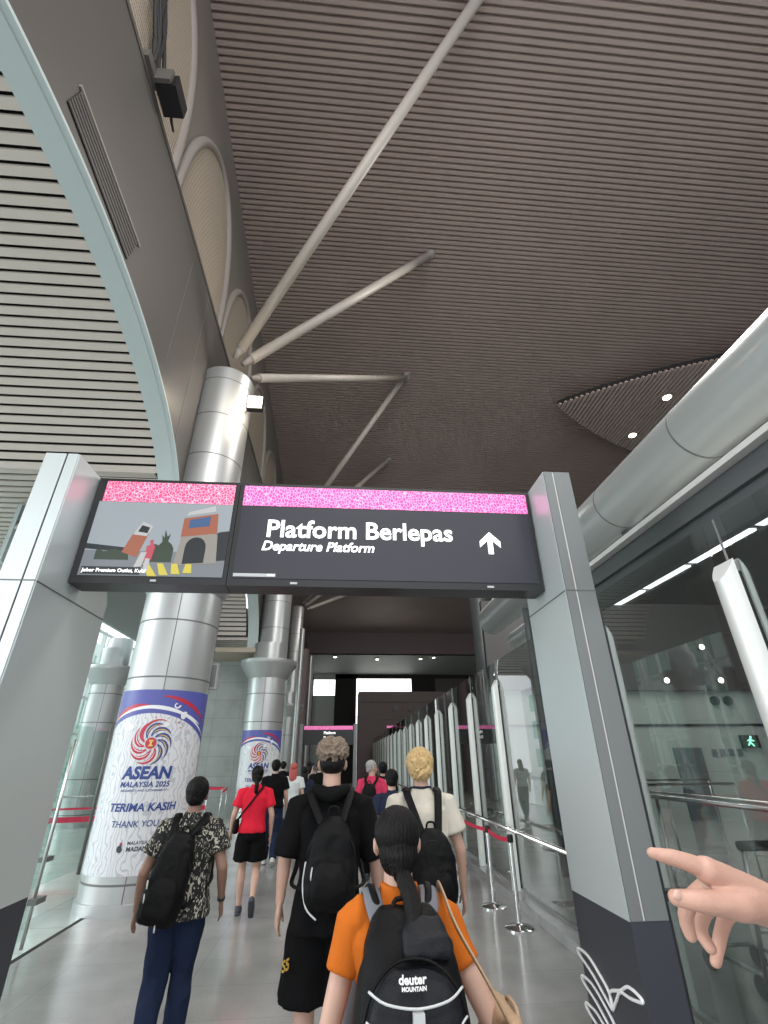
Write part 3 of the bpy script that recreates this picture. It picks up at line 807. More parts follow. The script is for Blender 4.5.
barrier('railing', 'grey railing with two red belts by the left facade', [(-7.8, 11.6, 1.02), (-4.6, 12.3, 1.02), (-3.4, 14.6, 1.02)], [(-7.8, 11.6), (-6.0, 12.0), (-4.6, 12.3), (-3.4, 14.6)], M['chrome_dark'], zt=1.02, belt=[(.56, .66), (.78, .82)])
barrier('railing', 'steel railing with a red belt before the stone wall', [(-4.6, 17.6, .95), (-3.5, 17.6, .95), (-3.2, 15.4, .95)], [(-4.6, 17.6), (-3.5, 17.6), (-3.2, 15.4)], M['chrome_dark'], zt=.95, belt=[(.86, .94)])

# left low glass screen with poles
t = thing('glass_screen', 'clear glass screen with steel poles beside the near bannered column', 'glass screen', (-3.12, 6.5, 0))
for yy in (4.6, 6.5): build(mtube([(-3.12, yy, 0), (-3.12, yy, 1.9)], .018, 10), 'pole', M['chrome_dark'], t, True)
build(mbox(-3.13, -3.12, 4.65, 6.45, .08, 1.85), 'pane', M['glass_green'], t)
build(mbox(-3.14, -3.05, 6.42, 6.6, .36, .41), 'clamp', M['alu_dark'], t)
t = thing('glass_screen', 'farther pale glass screen left of the near banner', 'glass screen', (-4.2, 9.4, 0))
for yy in (8.0, 10.2): build(mtube([(-4.3, yy, 0), (-4.3, yy, 2.3)], .03, 10), 'pole', M['alu_dark'], t, True)
build(mbox(-4.31, -4.3, 8.05, 10.15, .08, 2.2), 'pane', M['glass_green'], t)
build(mbox(-4.36, -4.24, 8.9, 9.1, .36, .42), 'clamp', M['alu_dark'], t)

# stanchions
def stanchion(x, y, lab, h=.86):
    t = thing('stanchion', lab, 'stanchion', (x, y, 0), group='chrome belt stanchions by the right screen')
    bm = bmesh.new(); lathe(bm, [(.16, 0), (.16, .012), (.15, .02), (.05, .035), (.03, .05), (.03, .06)], (x, y), 32); build(bm, 'base', M['chrome'], t, 'auto')
    bm = bmesh.new(); lathe(bm, [(.024, .05), (.024, h - .08)], (x, y), 20); build(bm, 'pole', M['chrome'], t, 'auto')
    bm = bmesh.new(); lathe(bm, [(.03, h - .08), (.034, h - .07), (.034, h - .01), (.026, h)], (x, y), 20); build(bm, 'belt_head', M['black'], t, 'auto')
    return t
SP = [(2.02, 6.55), (1.99, 7.42), (1.97, 9.4)]
stanchion(*SP[0], 'nearest chrome stanchion with round base, by the gate post')
stanchion(*SP[1], 'second chrome stanchion, beside the blond hair person bag')
stanchion(*SP[2], 'third chrome stanchion behind the blond hair person')
for k in range(2):
    a, b = SP[k], SP[k + 1]
    bm = bmesh.new(); prev = None
    for i in range(13):
        s = i / 12; x = a[0] + (b[0] - a[0]) * s; y = a[1] + (b[1] - a[1]) * s; sag = .035 * 4 * s * (1 - s)
        cur = [bm.verts.new(p) for p in ((x - .002, y, .79 - sag), (x + .002, y, .79 - sag), (x + .002, y, .835 - sag), (x - .002, y, .835 - sag))]
        if prev:
            for j in range(4): bm.faces.new((prev[j], prev[(j + 1) % 4], cur[(j + 1) % 4], cur[j]))
        prev = cur
    o = build(bm, 'queue_belt', M['red_belt']); tag(o, ['red belt strung between the two nearer stanchions', 'red belt running on to the farther stanchion'][k], 'belt', 'red queue belts')

# ------------------------------------------------------------------ gate posts
def gate_post(x0, x1, inner, back_low, back_top, knee, lab, groove):
    """front face at y=3, inner face at x=inner side"""
    t = thing('gate_post', lab, 'gate post', ((x0 + x1) / 2, 3.3, 0), group='grey gate posts carrying the overhead sign')
    prof = [(3.0, .905), (3.0, 3.62), (back_top, 3.62), (back_low, knee), (back_low, .905)]
    bm = bmesh.new(); prism(bm, prof, 'x', x0, x1)
    build(bm, 'casing', M['gate'], t, bevel=.006)
    # front cladding with groove
    bm = bmesh.new()
    if inner < 0: fs = [(x0 + .004, groove - .006), (groove + .006, x1 - .004)]
    else: fs = [(x0 + .004, groove - .006), (groove + .006, x1 - .004)]
    for a, b in fs: box(bm, a, b, 2.985, 3.0, .91, 3.615)
    build(bm, 'front_cladding', M['gate_front'] if inner > 0 else M['gate'], t, bevel=.003)  # right front gets darker metal, its shade put into the colour
    build(mbox(groove - .005, groove + .005, 2.99, 3.002, .91, 3.615), 'groove', M['black'] if inner < 0 else M['ledge'], t)
    bm = bmesh.new(); prism(bm, [(2.99, 0), (2.99, .905), (back_low, .905), (back_low + .0, 0)], 'x', x0 - .0, x1 + .0)
    build(bm, 'plinth', M['gate_dark'], t, bevel=.005)
    xi = x1 + .001 if inner < 0 else x0 - .001
    bm = bmesh.new(); box(bm, xi - .002, xi + .002, 3.0, back_low, 2.66, 2.668); box(bm, x0, x1, 2.982, 2.986, 2.66, 2.668)
    build(bm, 'joint', M['alu_dark'], t)
    return t
gl = gate_post(-2.16, -1.93, -1, 3.94, 3.35, 2.8, 'left grey gate post carrying the picture screen end', -2.01)
for ch in gl.children:
    pass
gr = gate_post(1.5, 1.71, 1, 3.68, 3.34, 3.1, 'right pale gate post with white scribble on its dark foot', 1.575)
build(mbox(1.712, 1.728, 3.0, 3.12, .02, 2.6), 'edge_seal', M['black'], gr)
# calligraphic scribble on the dark foot (inner face, x=1.5)
def leaf_stroke(pts, w):
    bm = bmesh.new(); tube(bm, [(1.494, p[0], p[1]) for p in pts], w, 8, sub=5); return bm
L1 = [(3.715, .60), (3.70, .615), (3.572, .615), (3.421, .555), (3.362, .513), (3.356, .457), (3.424, .485), (3.553, .545), (3.69, .585), (3.715, .60)]
L2 = [(3.356, .457), (3.355, .527), (3.227, .574), (3.135, .617), (3.041, .617), (3.01, .6), (3.128, .576), (3.23, .567), (3.288, .52), (3.356, .457)]
L3 = [(x_, z_ - .125) for x_, z_ in L1]
L4 = [(x_ - .0, z_ - .245) for x_, z_ in L1]
L5 = [(x_ + .0, z_ - .245) for x_, z_ in L2]
L6 = [(x_, z_ - .37) for x_, z_ in L1]
for L in (L1, L2, L3, L4, L5, L6): build(leaf_stroke(L, .008), 'white_scribble', M['white'], gr, True)

# ------------------------------------------------------------------ overhead sign
SZ0, SZ1, SY = 2.76, 3.61, 3.3
sg = thing('overhead_sign', 'wide charcoal platform sign with pink band and white arrow', 'sign', ((-0.86 + 1.49) / 2, SY, SZ0))
XL, XM, XR = -1.92, -0.845, 1.49
bm = bmesh.new(); box(bm, XM, XR, SY + .004, SY + .2, SZ0, SZ1); build(bm, 'housing', M['black'], sg, bevel=.008)
build(mbox(XM + .035, XR - .03, SY - .002, SY + .01, SZ0 + .055, SZ1 - .03), 'screen_face', M['sign_face'], sg)
build(mbox(XM + .035, XR - .03, SY - .006, SY + .0, SZ1 - .205, SZ1 - .03), 'pink_header', M['pink'], sg)
def sfn(px, pz, y=SY - .006, base=None):
    b = wloc(base)
    return lambda c: V((c.x + px, y - c.z, c.y + pz)) - b
lettering('Platform Berlepas', .2, M['white_lit'], sg, sfn(XM + .235, SZ0 + .385, base=sg), bold=.02, label='large white first line of the sign')
lettering('Departure Platform', .105, M['white_lit'], sg, sfn(XM + .215, SZ0 + .275, base=sg), bold=.022, shear=.22, label='small italic second line')
bm = bmesh.new()
ax, az = XR - .375, SZ0 + .365
box(bm, ax - .02, ax + .02, SY - .009, SY - .003, az - .08, az + .08)
for s in (-1, 1):
    prism(bm, [(ax, az + .105), (ax + s * .082, az + .025), (ax + s * .082, az - .025), (ax, az + .05)], 'y', SY - .009, SY - .003)
build(bm, 'arrow', M['white_lit'], sg)
build(mbox(XM + .04, XM + .34, SY - .006, SY - .002, SZ0 + .066, SZ0 + .09), 'service_label', M['alu'], sg)
build(mbox(XM + .28, XM + .335, SY - .008, SY - .003, SZ0 + .069, SZ0 + .087), 'service_label_code', M['white'], sg)
for xx in (XM + .45, XM + 1.9):
    build(mbox(xx, xx + .05, SY - .004, SY + .003, SZ0 + .015, SZ0 + .03), 'latch', M['alu'], sg)
ds = thing('display_screen', 'picture screen showing an outlet mall tower, left part of the gate beam', 'screen', ((XL + XM) / 2, SY, SZ0))
build(mbox(XL, XM - .004, SY + .004, SY + .2, SZ0, SZ1), 'housing', M['black'], ds, bevel=.008)
build(mbox(XL + .07, XM - .035, SY - .006, SY + .0, SZ1 - .205, SZ1 - .03), 'pink_header', pattern('pink_songket_rose', 'voronoi', (0.95, 0.48, 0.6), (0.62, 0.06, 0.17), 46, 0.0, 0.1, 0.4, 0.62, (1, 1, .8)), ds)
def em(n, c, s=0.75): return mat('screen_' + n, tuple(v * .3 for v in c), .3, emis=s, ecol=c)
SCR = dict(sky=em('sky', (.33, .37, .40)), ground=em('ground', (.13, .15, .17)), brick=em('brick', (.36, .12, .07)), stone=em('stone', (.30, .28, .25)), dark=em('dark', (.02, .025, .03)),
           tree=em('tree', (.04, .06, .04)), yellow=em('yellow', (.65, .55, .08)), road=em('road', (.2, .22, .24)), red=em('red', (.5, .08, .12)), pale=em('pale', (.5, .5, .5)), blue=em('blue', (.06, .12, .25)))
SX0, SX1, Z0, Z1 = XL + .05, XM - .035, SZ0 + .055, SZ1 - .205
SW, SHh = SX1 - SX0, Z1 - Z0
_lay = [0]
def spoly(name, m, *polys, lab=None):
    _lay[0] += 1
    off = .0005 * _lay[0]
    bm = bmesh.new()
    for p in polys: prism(bm, [(SX0 + q[0] * SW, Z0 + q[1] * SHh) for q in p], 'y', SY - .002 - off, SY + .001)
    o = build(bm, name, m, ds)
    if lab: o['label'] = lab
    return o
def R_(x0, y0, x1, y1): return [(x0, y0), (x1, y0), (x1, y1), (x0, y1)]
spoly('picture_sky', SCR['sky'], R_(0, .3, 1, 1))
spoly('picture_ground', SCR['road'], R_(0, 0, 1, .32))
spoly('picture_roof', SCR['dark'], [(0, .34), (.3, .3), (.3, .36), (0, .41)])
spoly('picture_roof', SCR['dark'], [(.86, .2), (1, .22), (1, .62), (.93, .6), (.86, .5)])
tr = [(.08 + .02 * i, .24 + .05 * (random.random())) for i in range(12)]
spoly('picture_trees', SCR['tree'], [(.08, .2)] + [(.08 + .025 * i, .30 + .05 * random.random()) for i in range(10)] + [(.32, .2)])
spoly('picture_trees', SCR['tree'],
      [(.46, .18), (.46, .34), (.48, .42), (.51, .4), (.53, .45), (.52, .55), (.54, .5), (.535, .62), (.56, .52), (.58, .56), (.57, .46), (.6, .42), (.62, .36), (.62, .18)])
spoly('picture_tower', SCR['brick'], [(.26, .3), (.37, .24), (.42, .56), (.31, .56)])
spoly('picture_tower_top', SCR['pale'], [(.31, .54), (.41, .52), (.44, .66), (.36, .72)])
spoly('picture_tower_sign', SCR['dark'], [(.34, .58), (.41, .56), (.42, .64), (.36, .67)])
spoly('picture_gatehouse', SCR['stone'], [(.64, .14), (.66, .52), (.67, .56), (.86, .6), (.92, .56), (.94, .18)])
spoly('picture_gatehouse_brick', SCR['brick'], [(.655, .52), (.655, .78), (.90, .86), (.915, .58)])
spoly('picture_gatehouse_roof', SCR['pale'], [(.67, .82), (.68, .87), (.87, .97), (.88, .89)])
spoly('picture_gatehouse_sign', SCR['blue'], [(.70, .64), (.70, .76), (.85, .82), (.85, .68)])
arc = [(.70, .16), (.70, .38)] + [(.775 + .075 * math.cos(PI - PI * i / 8), .38 + .14 * math.sin(PI * i / 8)) for i in range(9)] + [(.85, .18)]
spoly('picture_archway', SCR['dark'], arc)
for i in range(4):
    spoly('picture_crossing', SCR['yellow'], [(.48 + i * .08, .0 + .015 * i), (.54 + i * .08, .0 + .015 * i), (.47 + i * .1, .16), (.43 + i * .1, .16)])
spoly('picture_walker', SCR['red'], [(.435, .2), (.43, .38), (.47, .42), (.49, .38), (.48, .2)], [(.45, .42), (.445, .46), (.465, .47), (.47, .42)])
spoly('picture_walker_legs', SCR['pale'], [(.37, .1), (.40, .3), (.44, .3), (.42, .12)], [(.44, .04), (.44, .22), (.47, .22), (.475, .06)])
spoly('caption_strip', SCR['dark'], [(0.02, .015), (.42, .015), (.42, .105), (.02, .105)])
b_ = wloc(ds)
lettering('Johor Premium Outlet, Kulai', .037, M['white_lit'], ds, lambda c: V((c.x + SX0 + .03 * SW, SY - .018 - c.z, c.y + Z0 + .035 * SHh)) - b_, bold=.01)
for xx in (XL + .55,): build(mbox(xx, xx + .04, SY - .004, SY + .003, SZ0 + .015, SZ0 + .03), 'latch', M['alu'], ds)

# far gate signs
def far_sign(x0, x1, y, z0, z1, lab, lines, posts=True):
    t = thing('far_gate_sign', lab, 'sign', ((x0 + x1) / 2, y, z0))
    build(mbox(x0, x1, y, y + .15, z0, z1), 'housing', M['black'], t)
    build(mbox(x0 + .03, x1 - .03, y - .01, y, z1 - .15, z1 - .02), 'pink_header', M['pink'], t)
    b = wloc(t)
    for k, s in enumerate(lines):
        lettering(s, .13, M['white_lit'], t, (lambda dz: (lambda c: V((c.x + x0 + .78, y - .01 - c.z, c.y + z1 - .3 - dz)) - b))(k * .17), bold=.03)
    if posts:
        for x in (x0 - .12, x1): build(mbox(x, x + .12, y - .1, y + .4, 0, z1 + .05), 'post', M['gate_front'], t)
    return t
far_sign(-1.42, .5, 20, 2.17, 2.84, 'small far gate sign with pink header above the tall person', ['Platform', 'Departure'])
far_sign(2.9, 4.2, 33, 3.1, 3.6, 'tiny far pink headed sign beyond the right screen', [], False)
bpy.data.objects[-1] if False else None

# ------------------------------------------------------------------ far end of the hall
EY = 41.0
def S(name, bm, m, lab, cat): return tag(build(bm, name, m), lab, cat, kind='structure')
S('wall_far_top', mbox(-3.2, 12.5, EY - .3, EY, 9.45, 11.75), M['mauve'], 'brown panelled upper wall at the far end', 'wall')
bm = bmesh.new()
for x in (-.3, 2.2, 4.7, 7.2, 9.7): box(bm, x, x + .03, EY - .31, EY - .3, 9.5, 11.7)
S('trim_13', bm, M['alu_dark'], 'joints of the far upper wall', 'trim')
bm = bmesh.new(); prism(bm, [(EY - .3, 9.45), (EY + 3, 8.2), (EY + 3, 8.35), (EY - .3, 9.55)], 'x', -3.2, 12.5)
S('ceiling_far', bm, M['grey_wall'], 'grey slatted soffit at the far end', 'ceiling')
S('wall_far', mbox(-3.2, -2.45, EY + 2.6, EY + 3, 0, 9), M['dark_wall'], 'dark wall left of the far window', 'wall')
S('wall_far_centre', mbox(-.6, 1.25, EY + 2.6, EY + 3, 0, 9), M['ceiling_back'], 'black panel painted as the dark recess between the far windows', 'wall')  # void-black colour here and below stands in for unlit recesses
S('wall_far_head', mbox(-.6, 13, EY + 2.6, EY + 3, 8.0, 9), M['ceiling_back'], 'black band painted as the dark opening above the far window', 'wall')
S('wall_far_right', mbox(6.1, 8.2, EY + 2.6, EY + 3, 0, 8.0), M['ceiling_back'], 'black panel painted as the dark recess right of the far window', 'wall')
S('wall_right_end', mbox(8.2, 22, EY + 2.6, EY + 3, 0, 8), M['dark_wall'], 'grey wall at the far right', 'wall')
S('window_2', mbox(1.25, 6.1, EY + 2.8, EY + 2.85, 5.0, 8.0), M['window_lit'], 'bright daylit window at the far end', 'window')
S('window_3', mbox(-2.45, -.6, EY + 2.8, EY + 2.85, 6.6, 7.9), M['window_lit'], 'bright narrow window high at the far left', 'window')
S('wall_far_left_low', mbox(-2.45, -.6, EY + 2.7, EY + 2.9, 0, 6.6), M['grey_wall'], 'grey wall under the narrow far window', 'wall')
S('wall_far_head_left', mbox(-3.2, -.6, EY + 2.6, EY + 3, 7.9, 9), M['grey_wall'], 'grey band above the narrow far window', 'wall')
kb = thing('mauve_booth', 'brown panelled booth with two black round vents at the far end', 'booth', (4.8, 40, 0))
build(mbox(1.3, 8.6, 39, 41.5, 0, 6.35), 'body', M['mauve'], kb)
build(mbox(1.3, 8.6, 38.9, 39.0, 5.6, 6.35), 'fascia_panel', M['mauve'], kb)
for xx in (4.15, 5.3):
    bm = bmesh.new(); tube(bm, [(xx, 38.88, 5.15), (xx, 39.02, 5.15)], .22, 24); build(bm, 'round_vent', M['black'], kb)
bm = bmesh.new()
for x in (2.6, 4.7, 6.8): box(bm, x, x + .025, 38.88, 38.9, .1, 6.3)
box(bm, 1.3, 8.6, 38.88, 38.9, 4.4, 4.43); build(bm, 'panel_joint', M['alu_dark'], kb)
for k, (x, y, lab) in enumerate([(-.65, 40.9, 'small ceiling light at the far left soffit'), (2.9, 41.2, 'small ceiling light centre left of the far soffit'), (6.6, 41.1, 'small ceiling light right of centre in the far soffit'), (7.7, 40.9, 'small ceiling light farthest right in the far soffit')]):
    z = 9.42 - (y - 40.7) * .39
    t = thing('far_downlight', lab, 'ceiling light', (x, y, z)); bm = bmesh.new(); lathe(bm, [(.11, z - .06), (.11, z - .03)], (x, y), 14); build(bm, 'lens', M['lamp'], t)
    bm = bmesh.new(); lathe(bm, [(.15, z - .03), (.15, z)], (x, y), 14); build(bm, 'rim', M['alu'], t)
# dark side partitions deep in the hall (left)
S('wall_left_deep', mbox(-3.6, -3.2, 26.8, 43, 0, 10.2), M['dark_wall'], 'dark wall deep on the left', 'wall')
for k, (x, y, m) in enumerate([(-2.05, 24, 'alu'), (-2.3, 29, 'mauve'), (-2.0, 31, 'alu'), (-2.1, 34, 'alu')]):
    t = thing('slim_column', 'slim vertical post deep on the left, ' + ['nearest and palest', 'wide and brown', 'middle pale one', 'farthest pale one'][k], 'post', (x, y, 0))
    bm = bmesh.new(); lathe(bm, [(.12 if m == 'alu' else .3, .0), (.12 if m == 'alu' else .3, 7.5)], (x, y), 24); build(bm, 'shaft', M[m], t, 'auto')
    bm = bmesh.new(); lathe(bm, [(.2, 0), (.2, .05)] if m == 'alu' else [(.38, 0), (.38, .1)], (x, y), 24); build(bm, 'foot', M['alu_dark'], t)

# interior beyond the right glass
S('wall_right', mbox(15.0, 15.3, -4, 44, 0, 17), M['dark_wall'], 'dark wall far to the right behind the glass', 'wall')
S('wall_right_inner', mbox(4.6, 15, 15.5, 15.7, 0, 4.3), M['grey_wall'], 'grey tiled wall behind the right glass', 'wall')
S('door_1', mbox(10.2, 11.1, 15.44, 15.5, 0, 1.9), M['band'], 'dark doorway in the inner wall behind the right glass', 'door')
S('wall_right_upper', mbox(4.6, 15, 15.3, 15.5, 3.55, 6.4), M['dark_wall'], 'brown upper wall behind the right glass', 'wall')
S('trim_14', mbox(4.6, 15, 15.46, 15.5, 2.5, 2.57), M['black'], 'dark rail on the inner grey wall', 'trim')
for k in range(4):
    t = thing('wall_notice', 'small dark notice plate on the inner wall behind the right glass, ' + ['leftmost of four', 'second of four', 'third of four', 'rightmost of four'][k], 'notice', (11.5 + .28 * k, 15.45, 1.75), group='notice plates on the inner wall')
    build(mbox(11.42 + .28 * k, 11.6 + .28 * k, 15.46, 15.5, 1.66, 1.86), 'plate', M['band'], t); build(mbox(11.41 + .28 * k, 11.61 + .28 * k, 15.475, 15.5, 1.65, 1.87), 'frame', M['alu'], t)
iv = thing('round_vent_pair', 'two black round vents on the wall behind the right glass', 'vent', (12.2, 15.4, 3.25))
for xx in (12.03, 12.48):
    build(mtube([(xx, 15.4, 3.25), (xx, 15.52, 3.25)], .14, 20), 'vent', M['black'], iv)
ex = thing('exit_sign', 'small green running figure sign behind the right glass', 'exit sign', (12.75, 15.3, 2.2))
build(mbox(12.45, 13.05, 15.38, 15.45, 1.87, 2.24), 'housing', M['black'], ex)
bm = bmesh.new()
for a, b, r in (((12.75, 15.37, 2.12), (12.72, 15.37, 2.04), .03), ((12.72, 15.37, 2.04), (12.65, 15.37, 1.96), .022), ((12.72, 15.37, 2.04), (12.81, 15.37, 1.94), .022), ((12.75, 15.37, 2.11), (12.85, 15.37, 2.07), .018), ((12.75, 15.37, 2.11), (12.65, 15.37, 2.08), .018)):
    tube(bm, [a, b], r, 8, round_ends=True)
ellipsoid(bm, (12.78, 15.37, 2.18), (.035, .02, .035)); build(bm, 'running_figure', M['green_lit'], ex)
for k, (x, z) in enumerate([(10.4, 3.83), (12.25, 3.84), (11.95, 4.9)]):
    t = thing('wall_spotlight', 'small warm spotlight behind the right glass, ' + ['left of the two low ones', 'right of the two low ones', 'highest'][k], 'lamp', (x, 15.2, z))
    bm = bmesh.new(); ellipsoid(bm, (x, 15.17, z), (.08, .05, .08)); build(bm, 'bulb', M['lamp'], t, True)
    build(mtube([(x, 15.2, z), (x, 15.31, z)], .09, 16), 'housing', M['black'], t)
# turnstile-like dark bin behind the glass near the hand
tr_ = thing('luggage_trolley', 'dark steel trolley standing behind the right glass by the hand', 'trolley', (3.5, 4.2, 0))
bm = bmesh.new()
for a, b in (((3.3, 4.6, .15), (3.2, 4.3, 1.0)), ((3.75, 4.6, .15), (3.65, 4.3, 1.0)), ((3.2, 4.3, 1.0), (3.65, 4.3, 1.0)), ((3.3, 4.6, .15), (3.3, 5.3, .15)), ((3.75, 4.6, .15), (3.75, 5.3, .15)), ((3.3, 5.3, .15), (3.75, 5.3, .15)), ((3.27, 4.5, .45), (3.72, 4.5, .45))): tube(bm, [a, b], .018, 8)
build(bm, 'frame', M['chrome_dark'], tr_, True)
build(mtube([(3.17, 4.3, 1.02), (3.68, 4.3, 1.02)], .035, 12), 'handle', M['rubber'], tr_, True)
for a in ((3.3, 4.65), (3.75, 4.65), (3.3, 5.25), (3.75, 5.25)):
    build(mtube([(a[0] - .02, a[1], .075), (a[0] + .02, a[1], .075)], .075, 18), 'wheel', M['rubber'], tr_)

# ------------------------------------------------------------------ people (built facing +Y, feet at the origin, 1.75 m design height)
def P3(c): return V(c)
def hand(bm, W, d, side, curl=.5, r=1.0):
    """relaxed hand from wrist W along d; fingers spread along the walking direction"""
    d = V(d).normalized(); fwd = V((0, 1, 0)); a = (fwd - d * fwd.dot(d)).normalized(); n = d.cross(a).normalized() * (1 if side > 0 else 1)
    inn = V((-side, 0, 0)); inn = (inn - d * inn.dot(d) - a * inn.dot(a)).normalized()
    W = V(W)
    tube(bm, [W - d * .02, W + d * .02, W + d * .055, W + d * .09], [.024, .03, .036, .033], 14, flat=.5, ref=tuple(inn), round_ends=True)
    for k, (off, L, rr) in enumerate(((.028, .072, .0085), (.0095, .082, .009), (-.0095, .076, .0085), (-.027, .058, .0075))):
        b = W + d * .088 + a * off
        p1 = b + d * L * .42 + inn * L * .1 * curl
        p2 = p1 + (d * (1 - .35 * curl) + inn * .7 * curl) * L * .3
        p3 = p2 + (d * (1 - .7 * curl) + inn * 1.0 * curl) * L * .24
        tube(bm, [b - d * .02, p1, p2, p3], [rr * 1.08, rr, rr * .93, rr * .75], 10, round_ends=True)
    b = W + d * .03 + a * .03
    tube(bm, [b, b + a * .022 + d * .028 + inn * .01, b + a * .028 + d * .055 + inn * .018, b + a * .026 + d * .076 + inn * .024], [.014, .012, .0105, .0085], 10, round_ends=True)

def head_shape(bm, c, yaw=0.0):
    R = Matrix.Rotation(yaw, 3, 'Z')
    def q(x, y, z): return V(c) + R @ V((x, y, z))
    def el(x, y, z, r):
        ellipsoid(bm, q(x, y, z), r, R, 24, 16)
    el(0, -.012, .03, (.077, .096, .092)); el(0, .028, -.02, (.06, .066, .085)); el(0, .048, -.075, (.036, .036, .028))
    for s in (-1, 1):
        el(s * .03, .05, -.02, (.026, .03, .028))                    # cheeks
        el(s * .079, -.002, -.008, (.009, .02, .031)); el(s * .088, -.012, .0, (.006, .014, .027))   # ears
        el(s * .03, .078, .022, (.024, .012, .009))                  # brow
    tube(bm, [q(0, .088, .012), q(0, .1, -.01), q(0, .112, -.027)], [.009, .011, .013], 10, round_ends=True)
    el(-.009, .098, -.03, (.009, .01, .007)); el(.009, .098, -.03, (.009, .01, .007))
    el(0, .086, -.052, (.023, .01, .006)); el(0, .084, -.062, (.019, .01, .007))

def rig(**k):
    """joint positions for a walking figure"""
    j = dict(hipL=(-.09, 0, .92), hipR=(.09, 0, .92), kneeL=(-.095, .09, .51), ankL=(-.09, .17, .10), kneeR=(.095, .03, .50), ankR=(.09, -.22, .14),
             shL=(-.185, -.01, 1.415), shR=(.185, -.01, 1.415), elL=(-.245, -.05, 1.13), wrL=(-.265, .03, .89), elR=(.245, -.03, 1.13), wrR=(.265, .08, .89),
             footL=0.0, footR=-.5, yaw=0.0)
    j.update(k); return j
STAND = dict(kneeL=(-.09, .02, .5), ankL=(-.09, .0, .09), kneeR=(.09, .02, .5), ankR=(.09, -.0, .09), footR=0.0)

